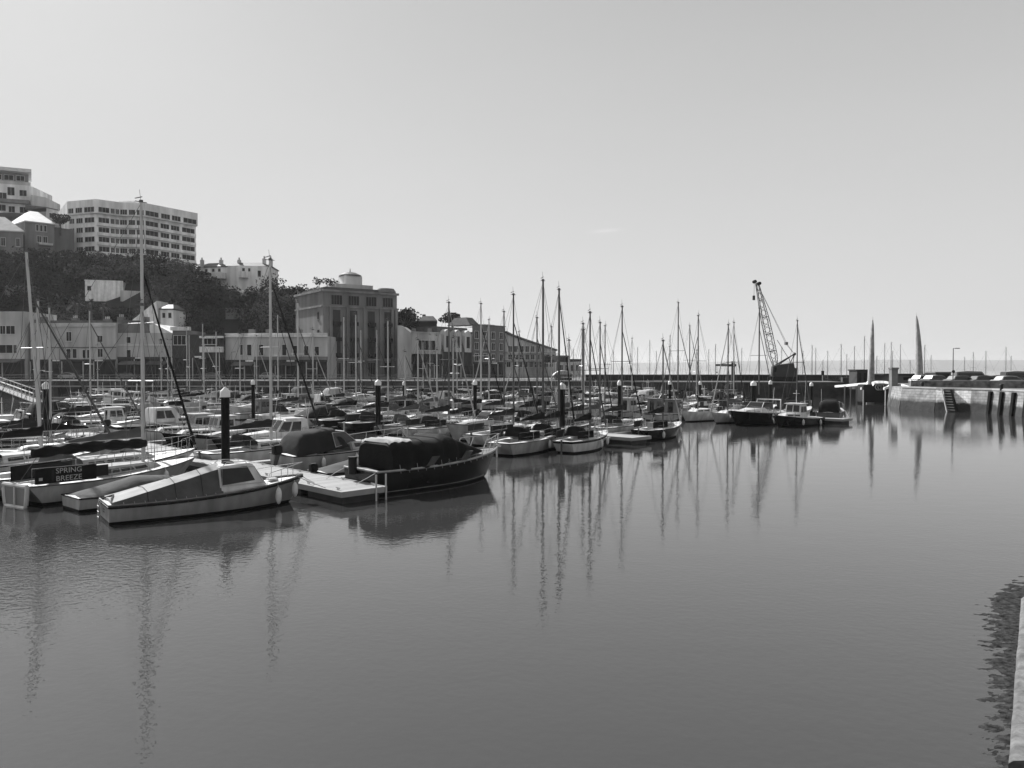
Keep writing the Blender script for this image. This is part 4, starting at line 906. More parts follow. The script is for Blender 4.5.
HC = {'white': 'white_gel', 'cream': 'cream_gel', 'grey': 'grey_gel', 'slate': 'mid_gel', 'dark': 'dark_gel'}
CC = {'pale': 'canvas_pale', 'grey': 'canvas_grey', 'charcoal': 'canvas_mid', 'black': 'canvas_dark'}
def yacht(name, loc, hd, L=7.5, mast=9.0, hull='white', cover='charcoal', jib=('pale', .95), rg=None, tm=.58, band=None, hood=True, lean=(0, 0), detail=True, mcol='alu', stripes=None, lifes=True, far=False, boomcover=True, jiblow=None):
    rg = rg or random.Random(1); e = empty(name, loc, hd)
    H = Hull(L, L * .33, .62 + L * .02, .85 + L * .03, .5, .62, L * .13, 2.0, .86, N=10 if far else 16, tuck=.06 * L)
    H.build(e, HC[hull], band=band, low=stripes); H.deck(e, .06, .34, .6, sole=.35)
    if not far: H.strake(e, 'varnish' if rg.random() < .3 else 'black', .028)
    zc = H.sh(.5) - .04; x0 = -L / 2 + L * .36; x1 = -L / 2 + L * .74
    cabin(e, x0, x1, H.bg(.4) * .66, H.bg(.74) * .55, zc, .38, .35, .02, .86, HC[hull] if hull in ('white', 'cream') else 'cream_gel', 3 if not far else 2, (.3, .72), False, hf=.24, zf=H.sh(.74) - .05, name='coachroof', side=(.08, .8), bev=.05)
    if hood:
        canopy(e, x0 - .75, x0 + .35, H.bg(.3) * .62, H.bg(.38) * .6, zc + .2, .62, .5, CC[cover], 'spray_hood', .55, .03, seed=int(L * 10), k=7)
    mast_rig(e, H, tm, mast, zc + .3, mcol, boom=L * .36, cover=CC[cover] if boomcover else None, jib=(CC[jib[0]], jib[1]) if jib else None, r=.07 if mast < 10 else .085, rig=True, lean=lean)
    if not far and lifes: lifelines(e, H); rails(e, H, .86, .995, .58, 2)
    elif lifes: rails(e, H, .84, .995, .55, 2, r=.018)
    mb = MB(); mb.box(H.x(0) - .08, H.x(0) + .0, -.04, .04, -.4, H.sh(0) + .1); mb.build('rudder', 'varnish' if rg.random() < .5 else 'white_gel', e)
    if not far:
        for t in (.25, .5, .7):
            for sg in (1, -1):
                if rg.random() < .6: fender(e, H, t, sg)
    if not far and not hood or rg.random() < .3:
        for sg in (1, -1):
            A = Vector((H.x(.1), sg * (H.bg(.1) - .05), H.sh(.1) + .12)); Bv = Vector((H.x(.36), sg * (H.bg(.36) - .05), H.sh(.36) + .12)); n = Vector((0, .012, 0)); hh = Vector((0, 0, .42))
            mb = MB(); mb.hexa([A - n, Bv - n, Bv + n, A + n], [A - n + hh, Bv - n + hh, Bv + n + hh, A + n + hh]); mb.build('dodger', CC[cover], e)
    if rg.random() < .3: outboard(e, H, .35, .7)
    return e, H
def cruiser(name, loc, hd, L=7.0, hull='white', cover='black', style='canopy', rg=None, band=None, far=False, arch=False, low=None, B=None):
    """motor cruiser: foredeck cabin, raked screen, then a canopy, a full cover or a hardtop"""
    rg = rg or random.Random(1); e = empty(name, loc, hd)
    H = Hull(L, B or L * .36, .8 + L * .02, 1.05 + L * .035, .35, .88, L * .17, 2.4, .82, N=10 if far else 16)
    H.build(e, HC[hull], band=band, low=low); H.deck(e, .05, .46, .8, sole=.3)
    H.strake(e, 'black' if rg.random() < .6 else 'fender', .03)
    zc = H.sh(.5) - .05; xb = -L / 2 + L * .46; xf = -L / 2 + L * .86
    sup = 'white_gel' if hull in ('dark', 'white', 'slate') else 'cream_gel'
    cabin(e, xb - .1, xf, H.bg(.48) * .8, H.bg(.86) * .6, zc, .42 + L * .01, .8, 0, .78, sup, 2, (.35, .75), False, hf=.12, zf=H.sh(.86) - .05, name='foredeck_cabin', side=(.1, .72), bev=.07)
    # raked windscreen
    zs = zc + .38 + L * .01; w_ = H.bg(.46) * .7; hsn = .5
    if style in ('canopy', 'open', 'cover'):
        b = [Vector((xb - 1.0, -w_ * 1.08, zs - .2)), Vector((xb + .35, -w_ * .72, zs)), Vector((xb + .35, w_ * .72, zs)), Vector((xb - 1.0, w_ * 1.08, zs - .2))]
        t = [Vector((xb - 1.15, -w_, zs + hsn)), Vector((xb - .25, -w_ * .62, zs + hsn)), Vector((xb - .25, w_ * .62, zs + hsn)), Vector((xb - 1.15, w_, zs + hsn))]
        mb = MB()
        for q in ([b[0], b[1], t[1], t[0]], [b[1], b[2], t[2], t[1]], [b[2], b[3], t[3], t[2]]): mb.add(q, [(0, 1, 2, 3)]); mb.add([p * .999 for p in q], [(3, 2, 1, 0)])
        ws = mb.build('windscreen', 'glass', e)
        mb = MB(); mb.tube(t, .02, 5); mb.tube(b, .018, 5)
        for p, q in zip(b, t): mb.tube([p, q], .02, 5)
        mb.build('frame', 'alu', ws)
    if style == 'canopy':
        canopy(e, -L / 2 + .25, xb - .15, H.bg(.05) * .86, w_ * .98, H.sh(.2) - .05, 1.05, 1.0, CC[cover], 'canopy', .22, .12, seed=int(L * 7), win=rg.random() < .75, zf=zs - .25, k=13, sq=.36)
    elif style == 'cover':
        canopy(e, -L / 2 + .05, xb + .9, H.bg(.05) * .98, w_ * 1.0, H.sh(.2) - .02, .65, 1.0, CC[cover], 'boat_cover', .42, .35, seed=int(L * 9), zf=zs - .35)
    elif style == 'hardtop':
        cabin(e, xb - 1.5, xb + .75, w_ * 1.05, w_ * .85, zs - .35, 1.05, .75, .15, .88, sup, 2, (.3, .82), True, name='hardtop', side=(.05, .78), bev=.07)
    if arch or style == 'open':
        mb = MB(); xa = -L / 2 + L * .16; mb.tube([(xa + .35, -H.bg(.15) * .9, H.sh(.15)), (xa, -H.bg(.15) * .8, H.sh(.15) + 1.15), (xa, H.bg(.15) * .8, H.sh(.15) + 1.15), (xa + .35, H.bg(.15) * .9, H.sh(.15))], .07, 6); mb.build('radar_arch', sup, e, smooth=40)
    rails(e, H, .5, .995, .5, 4 if not far else 3, r=.014 if not far else .02)
    if rg.random() < .5: outboard(e, H, 0, 1.1)
    mb = MB(); mb.tube([(xb - 1.3, w_ * .9, zs), (xb - 1.6, w_ * .9, zs + rg.uniform(1.4, 2.4))], .012, 4); mb.build('aerial', 'paint_white', e)
    if not far:
        for t in (.2, .45, .68):
            for sg in (1, -1):
                if rg.random() < .7: fender(e, H, t, sg)
    if style != 'cover' and not far:
        mb = MB()
        for y in (-.35, .35): mb.box(-L / 2 + L * .3, -L / 2 + L * .36, y * w_ - .2, y * w_ + .2, .3, .95)
        mb.build('seat', 'canvas_pale', e, bevel=.04)
    return e, H
def fisher(name, loc, hd, L=6.2, hull='white', rg=None, band=None, far=False, mastlet=True, house='white', fend=1):
    rg = rg or random.Random(1); e = empty(name, loc, hd)
    H = Hull(L, L * .37, .62, 1.05, .35, .86, L * .1, 2.6, .9, N=10 if far else 16)
    H.build(e, HC[hull], band=band); H.deck(e, .05, .5, .84, sole=.25); H.strake(e, 'black', .04)
    w_ = H.bg(.55) * .62; xb = -L / 2 + L * .5
    cabin(e, xb + .2, -L / 2 + L * .86, w_ * 1.05, H.bg(.86) * .55, H.sh(.6) - .05, .42, .3, 0, .85, HC[house], 2, (.35, .72), False, hf=.25, zf=H.sh(.86) - .05, name='cuddy', bev=.05)
    c = cabin(e, xb - .8, xb + .55, w_, w_ * .9, H.sh(.5) - .05, 1.25, .3, .05, .9, HC[house], 2, (.45, .84), True, name='wheelhouse', side=(.08, .95), bev=.05, aft=True)
    mb = MB(); zt = H.sh(.5) - .05 + 1.25; mb.box(xb - .95, xb + .42, -w_ * .98, w_ * .98, zt - .005, zt + .06); mb.build('roof', HC[house], c, bevel=.02)
    if mastlet:
        mb = MB(); mb.tube([(xb - .3, 0, zt), (xb - .3, 0, zt + 1.2)], .025, 5); mb.tube([(xb - .3, -.3, zt + .9), (xb - .3, .3, zt + .9)], .015, 4); mb.tube([(xb - .7, w_ * .7, zt), (xb - .9, w_ * .7, zt + 2)], .01, 4); mb.build('mast', 'paint_white', e)
    rails(e, H, .55, .995, .45, 4 if not far else 2, r=.016)
    if rg.random() < .5: outboard(e, H)
    if not far:
        for t in (.2, .42, .66):
            for sg in (1, -1):
                if rg.random() < .8 * fend: fender(e, H, t, sg)
    return e, H
def dayboat(name, loc, hd, L=5.2, hull='white', cover='grey', rg=None, band=None, far=False, ob=True):
    rg = rg or random.Random(1); e = empty(name, loc, hd)
    H = Hull(L, L * .36, .5, .78, .3, .82, L * .12, 2.4, .88, N=10 if far else 14)
    H.build(e, HC[hull], band=band); H.deck(e, .08, .62, .8, sole=.15); H.strake(e, 'black', .03)
    canopy(e, -L / 2 + .05, -L / 2 + L * .82, H.bg(.1) * 1.0, H.bg(.8) * 1.0, H.sh(.2) - .03, .3, .62, CC[cover], 'boat_cover', .5, .5, seed=int(L * 11), zf=H.sh(.8) - .03, sq=1.0)
    if ob and rg.random() < .6: outboard(e, H, 0, .9)
    return e, H

# hero 1: white day boat under a ridged pale cover -------------------------------------------------
def hero_dayboat():
    st, bw_ = Vector((-13.25, 24.95, 0)), Vector((-7.9, 28.95, 0)); d = bw_ - st; L = d.length; hd = math.atan2(d.y, d.x)
    e = empty('day_boat', (st + bw_) / 2, hd, 'white day boat under a taut ridged canvas cover with a dark cabin window, nearest camera', 'boat')
    H = Hull(L, 2.05, .62, .98, .35, .86, .75, 2.7, .9, N=22); H.build(e, 'hull_paint', boot='black'); H.deck(e, .0, .0, .8)
    H.strake(e, 'black', .04, -.05); H.strake(e, 'teak', .03, .02, 'toe_rail')
    x0 = -L / 2
    # cabin: raked screen forward
    zc = H.sh(.6) - .04
    c = cabin(e, x0 + 3.45, x0 + 5.15, .8, .62, zc, .93, .55, .0, .86, 'white_gel', 1, (.30, .9), False, name='cabin', side=(.03, .93), bev=.04, glass='clear_vinyl', hf=.85, zf=H.sh(.78) - .02)
    mb = MB(); q = [Vector((x0 + 5.15, -.62, H.sh(.78))), Vector((x0 + 5.15, .62, H.sh(.78))), Vector((x0 + 4.6, .53, H.sh(.78) + .83)), Vector((x0 + 4.6, -.53, H.sh(.78) + .83))]
    mb.quad(q, .08, .92, .3, .9, .015); mb.build('windscreen', 'clear_vinyl', c)
    mb = MB(); mb.tube([(x0 + 3.6, -.5, zc + .92), (x0 + 3.75, -.5, zc + 1.04), (x0 + 4.4, -.45, zc + 1.02), (x0 + 4.5, -.45, zc + .9)], .016, 5); mb.tube([(x0 + 3.6, .5, zc + .92), (x0 + 3.75, .5, zc + 1.04), (x0 + 4.4, .45, zc + 1.02), (x0 + 4.5, .45, zc + .9)], .016, 5); mb.build('grab_rail', 'alu', c)
    mb = MB(); mb.box(x0 + 3.75, x0 + 4.1, -.2, .2, zc + .9, zc + 1.02); mb.build('roof_hatch', 'canvas_mid', c, bevel=.03)
    # ridged cover
    mb = MB(); secs = []; N = 26
    for i in range(N + 1):
        s = i / N; x = x0 + .12 + 3.42 * s; t = (x - x0) / L; zb = H.sh(t) - .0; w_ = H.bg(t) * (.93 - .1 * s); rz = H.sh(0) + .12 + (zc + 1.0 - H.sh(0) - .12) * s ** 1.02
        wt = w_ * .93 + (.47 - w_ * .93) * s ** .85; ze = zb + (rz - zb) * .84; half = []
        for j in range(5):
            k = j / 5; half.append((w_ + (wt - w_) * k, zb + (ze - zb) * k - .04 * math.sin(PI * k) * s, 1))
        for j in range(7):
            k = j / 6; half.append((wt * (1 - k), ze + (rz - ze) * k ** .8 - .02 * math.sin(PI * k), 0))
        def fold(x, y, side):
            if side: return .012 * noise.noise(Vector((x * 2.2, y, 9)))
            g = y / max(wt, .1); return .022 * abs(math.sin(g * 7.5 + .6)) ** 6 * (1 - .4 * s) + .012 * noise.noise(Vector((x * 1.2, g * 5, 3)))
        q = [(x, y + fold(x, z, 1) * 2 * sd_, z + fold(x, y, sd_)) for y, z, sd_ in half] + [(x, -y - fold(x, z, 1) * 2 * sd_, z + fold(x, -y, sd_)) for y, z, sd_ in half[-2::-1]]
        secs.append(q)
    mb.loft(secs); n_ = len(secs[0])     # pale top panel, grey side panels
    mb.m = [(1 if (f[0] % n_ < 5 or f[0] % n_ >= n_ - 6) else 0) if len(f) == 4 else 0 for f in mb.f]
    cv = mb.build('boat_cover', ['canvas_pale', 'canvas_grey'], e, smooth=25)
    mb = MB(); zs = [(.1, .0), (1.2, .0), (2.3, 0), (3.4, 0)]
    for sg in (1, -1):
        mb.tube([(x0 + .2 + a, sg * (H.bg((a + .2) / L) * .93), H.sh((a + .2) / L) + .03 + .02 * math.sin(a * 8)) for a in [k * .22 for k in range(15)]], .018, 5)
    mb.build('cover_hem', 'canvas_grey', cv)
    mb = MB()
    for s in (.3, .55, .8):
        x = x0 + .12 + 3.42 * s; t = (x - x0) / L; zb = H.sh(t); w_ = H.bg(t) * (.93 - .1 * s); rz = H.sh(0) + .12 + (zc + 1.0 - H.sh(0) - .12) * s ** 1.02; wt = w_ * .93 + (.47 - w_ * .93) * s ** .85; ze = zb + (rz - zb) * .84
        mb.tube([(x, -w_ - .012, zb + .03), (x, -wt - .02, ze + .012), (x, 0, rz + .014), (x, wt + .02, ze + .012), (x, w_ + .012, zb + .03)], .009, 4)
    mb.build('cover_seam', 'canvas_mid', cv)
    mb = MB()
    for k in range(11):
        t = .06 + k * .047; y = -H.bg(t); mb.tube([(x0 + L * t, y * .96, H.sh(t) + .1), (x0 + L * t + .04, y - .035, H.sh(t) - .07)], .008, 4)
    mb.build('lashing', 'rope', e)
    mb = MB(); mb.tube([(x0 + L - .15, .1, H.sh(1) + .05), (x0 + L + .3, .35, .75), (x0 + L + .75, .7, .52)], .013, 5); mb.tube([(x0 + L - .3, -.2, H.sh(.95) + .03), (x0 + L + .2, -.5, .7), (x0 + L + .6, -.75, .52)], .013, 5); mb.build('mooring_rope', 'rope', e)
    mb = MB(); wq = [(x0 + 3.5, zc + .27), (x0 + 4.95, zc + .27), (x0 + 4.68, zc + .84), (x0 + 3.52, zc + .86)]
    for sg in (-1, 1):
        yy = [.775, .66, .585, .715]; mb.tube([(x, sg * (y + .012), z) for (x, z), y in zip(wq + wq[:1], yy + yy[:1])], .014, 5)
    mb.build('window_frame', 'alu', c)
    mb = MB(); mb.box(x0 + 5.35, x0 + 5.7, -.2, .2, H.sh(.88) + .0, H.sh(.88) + .07); mb.build('fore_hatch', 'white_gel', e, bevel=.02)
    # bow rail, stern ladder, fenders, cleats, rope
    mb = MB()
    for sg in (1, -1):
        pts = [(x0 + L * t, sg * max(.06, H.bg(t) - .1), H.sh(t) + hh) for t, hh in ((.76, .02), (.78, .42), (.88, .46), (.985, .48))]
        mb.tube(pts, .014, 6)
        for t in (.85, .93): mb.tube([(x0 + L * t, sg * (H.bg(t) - .1), H.sh(t)), (x0 + L * t, sg * (H.bg(t) - .1), H.sh(t) + .45)], .012, 5)
    mb.tube([(x0 + L * .985, -.06, H.sh(.985) + .48), (x0 + L * 1.0, 0, H.sh(1) + .48), (x0 + L * .985, .06, H.sh(.985) + .48)], .014, 6)
    mb.build('bow_rail', 'steel', e)
    mb = MB()
    for y in (.35, .6): mb.tube([(x0 - .03, y, H.sh(0) + .05), (x0 - .1, y, H.sh(0) - .1), (x0 - .12, y, -.25)], .015, 5)
    for z in (.1, .28, .46): mb.tube([(x0 - .12, .35, z), (x0 - .12, .6, z)], .015, 5)
    mb.build('boarding_ladder', 'steel', e)
    fender(e, H, .82, -1, h=.62, r=.12); fender(e, H, .93, -1, h=.55, r=.12)
    mb = MB()
    for t, sg in ((.03, -1), (.03, 1), (.96, 1)):
        x = x0 + L * t + .05; y = sg * (H.bg(t) - .12) if t < .9 else 0; z = H.sh(t)
        mb.tube([(x - .1, y, z + .06), (x + .1, y, z + .06)], .015, 5); mb.tube([(x, y, z), (x, y, z + .06)], .02, 5)
    mb.build('cleat', 'steel', e)
    mb = MB(); mb.tube([(x0 + .05, .7, H.sh(0) + .04), (x0 + .3, .2, H.sh(0) + .2), (x0 + .16, -.3, H.sh(0) + .16), (x0 + .1, -.75, H.sh(0) + .05)], .03, 5); mb.build('tiller_lines', 'black', e)
    mb = MB()
    for z in (.38, .3): mb.box(x0 - .006, x0 + .02, -.0, .3, z, z + .025)
    for k in range(1): pass
    mb.build('transom_lettering', 'black', e)
    mb = MB(); mb.box(x0 - .008, x0 + .02, -.25, -.22, .05, .5); return e
# hero 2: dark cruiser with a black cover ----------------------------------------------------------
def hero_dark():
    st, bw_ = Vector((-6.05, 30.7, 0)), Vector((-.7, 36.0, 0)); d = bw_ - st; L = d.length; hd = math.atan2(d.y, d.x)
    e = empty('dark_cruiser', (st + bw_) / 2, hd, 'black-hulled cabin cruiser wrapped in a sagging black cover beside the pontoon end', 'boat')
    H = Hull(L, 2.65, .95, 1.32, .4, .9, 1.15, 2.5, .86, N=22); H.build(e, 'dark_gel', low=None, boot='black'); H.deck(e, .04, .45, .84, m='deck_grey')
    H.strake(e, 'cream_gel', .045, .0, 'gunwale'); 
    mb = MB()
    for sg in (1, -1): mb.tube([(H.x(t, .42), sg * (H.bg(t) * (H.full - .45 * t ** 4) + (H.bg(t) - H.bg(t) * (H.full - .45 * t ** 4)) * .2 + .012), .11 + .0 * t) for t in [i / 20 for i in range(20)]], .02, 5)
    mb.build('spray_line', 'grey_gel', e)
    x0 = -L / 2; zc = H.sh(.5) - .05
    c = cabin(e, x0 + 3.0, x0 + 6.2, 1.0, .6, zc, .5, .9, 0, .82, 'white_gel', 2, (.3, .8), False, hf=.15, zf=H.sh(.82) - .05, name='foredeck_cabin', side=(.06, .62), bev=.06)
    # draped cover: flat-topped aft, sloping down to the foredeck, hanging in folds
    mb = MB(); secs = []; N = 40
    prof = [(0, 1.0), (.02, 1.17), (.3, 1.14), (.56, 1.1), (.6, 1.04), (.76, .66), (.9, .34), (1, .1)]
    for i in range(N + 1):
        s = i / N; x = x0 + .7 + 5.25 * s; t = (x - x0) / L; h = interp(s, prof); w_ = H.bg(t) * (1.01 if s < .5 else 1.01 - .28 * ((s - .5) / .5)); zb = H.sh(t) - .02 + (.12 if s > .5 else 0)
        q = []
        for j in range(25):
            a = PI * j / 24; cx, cz = math.cos(a), math.sin(a)
            y = w_ * math.copysign(abs(cx) ** .3, cx) * (1 - .2 * cz ** 1.5); z = h * cz ** .3
            f = math.sin(x * 7 + 1.4 * math.sin(a * 3)) * .5 + noise.noise(Vector((x * 3.2, a * 1.2, 5))) * 1.2
            am = .045 * (abs(cx) ** .5) + .012
            y += math.copysign(1, cx) * f * am * min(1, h); z += (noise.noise(Vector((x * 1.4, y * 1.4, 8))) * .02 - .022 * abs(math.sin(s * 4.0 * PI)) ** .5 * cz ** 4) * min(1, h * 1.5)
            q.append((x, y, zb + z))
        secs.append(q)
    mb.loft(secs); mb.build('boat_cover', 'canvas_dark', e, smooth=30)
    # seams and lashing cords over the cover
    mb = MB()
    for s in (.13, .3, .47, .6):
        x = x0 + .7 + 5.25 * s; t = (x - x0) / L; h = interp(s, prof); w_ = H.bg(t) * (1.01 if s < .5 else 1.01 - .28 * ((s - .5) / .5)); zb = H.sh(t) - .02 + (.12 if s > .5 else 0)
        mb.tube([(x, w_ * 1.012 * math.copysign(abs(math.cos(a)) ** .3, math.cos(a)) * (1 - .2 * math.sin(a) ** 1.5), zb + .012 + h * math.sin(a) ** .3) for a in [PI * (.01 + .98 * j / 20) for j in range(21)]], .016, 4)
    mb.build('cover_seam', 'canvas_mid', e)
    mb = MB()
    for k in range(13):
        t = .13 + k * .055; y = -H.bg(t); mb.tube([(x0 + L * t, y * 1.01 - .02, H.sh(t) + .22), (x0 + L * t + .05, y - .045, H.sh(t) - .12)], .01, 4)
    mb.build('lashing', 'rope', e)
    mb = MB(); mb.tube([(x0 + .1, 1.1, H.sh(0) + .02), (x0 - .35, 1.25, .75), (x0 - .75, 1.35, .5)], .014, 5); mb.tube([(x0 + .1, -1.1, H.sh(0) + .02), (x0 - .3, -.9, .72), (x0 - .7, -.7, .5)], .014, 5); mb.build('mooring_rope', 'rope', e)
    # pale folded sheet over the aft top
    mb = MB(); secs = []
    for i in range(14):
        s = i / 13; x = x0 + .74 + 1.1 * s; t = (x - x0) / L; h = interp((x - x0 - .7) / 5.25, prof)
        q = []
        for j in range(13):
            a = PI * (.22 + .5 * j / 12); cx, cz = math.cos(a), math.sin(a)
            q.append((x + .03 * math.sin(j), H.bg(t) * 1.02 * math.copysign(abs(cx) ** .3, cx) * (1 - .2 * cz ** 1.5) + .02, H.sh(t) + h * cz ** .3 + .015 + .025 * math.sin(x * 17 + j * .9)))
        secs.append(q)
    mb.loft(secs, close=False, cap=False); o = mb.build('folded_sheet', 'canvas_pale', e, smooth=40)
    for k, xx in enumerate((2.35, 4.2)):
        t = xx / L; mb = MB(); y = -H.bg(t) * 1.03 - .02
        mb.hexa([(x0 + xx - .12, y - .05, H.sh(t) + .06), (x0 + xx + .22, y - .05, H.sh(t) + .06), (x0 + xx + .22, y + .0, H.sh(t) + .06), (x0 + xx - .12, y, H.sh(t) + .06)],
                [(x0 + xx + .25, y - .04, H.sh(t) + .42), (x0 + xx + .6, y - .04, H.sh(t) + .42), (x0 + xx + .6, y + .06, H.sh(t) + .42), (x0 + xx + .25, y + .06, H.sh(t) + .42)]); mb.build('cover_window', 'canvas_grey', e)
    # pulpit with beaded rail and slanting stanchions
    mb = MB()
    for sg in (1, -1):
        pts = [(x0 + L * t, sg * max(.08, H.bg(t) - .05), H.sh(t) + .6) for t in (.8, .88, .95, 1.01)]; mb.tube(pts, .022, 6)
        for t in (.8, .88, .96): mb.tube([(x0 + L * t - .25, sg * (H.bg(t - .03) - .1), H.sh(t)), (x0 + L * t, sg * max(.08, H.bg(t) - .05), H.sh(t) + .6)], .018, 6)
    mb.tube([(x0 + L * 1.01, -.08, H.sh(1) + .6), (x0 + L * 1.01, .08, H.sh(1) + .6)], .022, 6); mb.tube([(x0 + L * 1.01, 0, H.sh(1) + .6), (x0 + L * .995, 0, H.sh(1))], .03, 6)
    mb.build('pulpit', 'steel', e)
    mb = MB(); mb.box(x0 + L - .1, x0 + L + .18, -.08, .08, H.sh(1) - .02, H.sh(1) + .08); mb.build('bow_roller', 'steel', e)
    mb = MB(); mb.cyl(x0 - .18, .3, .75, 1.4, .17, 12); mb.cyl(x0 - .18, .3, 1.4, 1.45, .19, 12); mb.build('stern_bin', 'black', e)
    return e
# ------------------------------------------------------------------ marina layout
U = Vector((.7071, .7071, 0)); V = Vector((-.7071, .7071, 0)); B0 = Vector((-6.2, 28, 0))
def uv(u, v, z=0): return B0 + U * u + V * v + Vector((0, 0, z))
def to_uv(x, y): d = Vector((x, y, 0)) - B0; return d.dot(U), d.dot(V)
HDU = PI / 4
ORD = ['first', 'second', 'third', 'fourth', 'fifth', 'sixth', 'seventh', 'eighth', 'ninth', 'tenth', 'eleventh', 'twelfth', 'thirteenth', 'fourteenth', 'fifteenth', 'sixteenth', 'seventeenth', 'eighteenth', 'nineteenth', 'twentieth'] + ['twenty-' + x for x in ('first', 'second', 'third', 'fourth', 'fifth', 'sixth', 'seventh', 'eighth', 'ninth')] + ['thirtieth'] + ['thirty-' + x for x in ('first', 'second', 'third', 'fourth', 'fifth', 'sixth', 'seventh', 'eighth', 'ninth')]
# (u of the near edge, width, v start, v end, name)
PON = [(0, 1.85, 0, 62, 'nearest'), (25.2, 2.0, 5.5, 104, 'second'), (53.2, 2.0, 3.2, 92, 'third'), (78.5, 2.0, 24, 68, 'fourth')]
rng = random.Random(77)
def pontoon(u, wd, v0, v1, nm, rows):
    e = empty('pontoon', uv(u, v0), 0, {'nearest': 'pale decked pontoon walkway nearest the camera, ending between the covered boats', 'second': 'second pontoon walkway from the camera, lined by yachts', 'third': 'third pontoon walkway from the camera, behind the two dark cruisers', 'fourth': 'farthest pontoon walkway, in front of the pier with the crane'}[nm], 'pontoon', 'floating pontoons of the marina')
    e.rotation_euler = (0, 0, HDU)     # local x along U, local y along V
    Lv = v1 - v0; mb = MB(); mb.box(0, wd, 0, Lv, .34, .46); mb.build('deck', 'pontoon_deck', e, bevel=.02)
    mb = MB()
    for k in range(int(Lv / 3)): mb.box(.12, wd - .12, k * 3 + .15, k * 3 + 2.6, -.3, .335)
    mb.build('float', 'pontoon_side', e)
    mb = MB()
    for x in (-.09, wd + .001): mb.box(x, x + .09, -.09, Lv, .28, .49)
    mb.box(-.0, wd, -.095, -.001, .28, .49); mb.build('fender_strip', 'concrete', e)
    if nm == 'nearest':
        mb = MB()
        for k in range(int(Lv / .14) if Lv < 30 else 210): mb.box(.02, wd - .02, .02 + k * .14, .145 + k * .14, .462, .478)
        o = mb.build('plank', 'pontoon_deck', e); o['kind'] = 'stuff'
        for x, y in ((wd * .75, -.16), (wd * .99, -.16)):
            mb = MB(); mb.cyl(x, y, -.5, .98, .035, 8); mb.build('mooring_post', 'alu', e)
        for y in (.5, 2.6, 6, 9.4): 
            for x in (.15, wd - .15):
                mb = MB(); mb.tube([(x, y - .13, .56), (x, y + .13, .56)], .02, 6); mb.tube([(x, y - .05, .47), (x, y - .05, .56)], .02, 6); mb.tube([(x, y + .05, .47), (x, y + .05, .56)], .02, 6); mb.build('cleat', 'steel', e)
    return e
for p in PON: pontoon(*p, None)
def finger(u, v, s, nm, k):
    e = empty('finger_pontoon', uv(u, v), HDU, f'narrow {nm} side finger, {ORD[k]} from the open end', 'finger', 'narrow finger pontoons between the berths')
    mb = MB(); mb.box(min(0, s * 5), max(0, s * 5), -.25, .25, .3, .42); mb.build('deck', 'pontoon_deck', e)
    mb = MB(); mb.box(s * 4.2 - .5, s * 4.2 + .5, -.2, .2, -.3, .295); mb.build('float', 'pontoon_side', e)
occ = {}
def free(row, v, hw): return all(abs(v - q) >= hw + r for q, r in occ.get(row, []))
def take(row, v, hw): occ.setdefault(row, []).append((v, hw))
BOATS = []   # (row, v, empty, description)
def setlab(e, label, cat, group=None): tag(e, label, cat, group)
hero_dayboat(); take('1n', 2.3, 1.5)
hero_dark(); take('1f', 2.2, 1.6)
TYPEN = {'yacht': 'sailing yacht', 'cruiser': 'motor cruiser', 'fisher': 'fishing boat', 'dayboat': 'covered dayboat'}
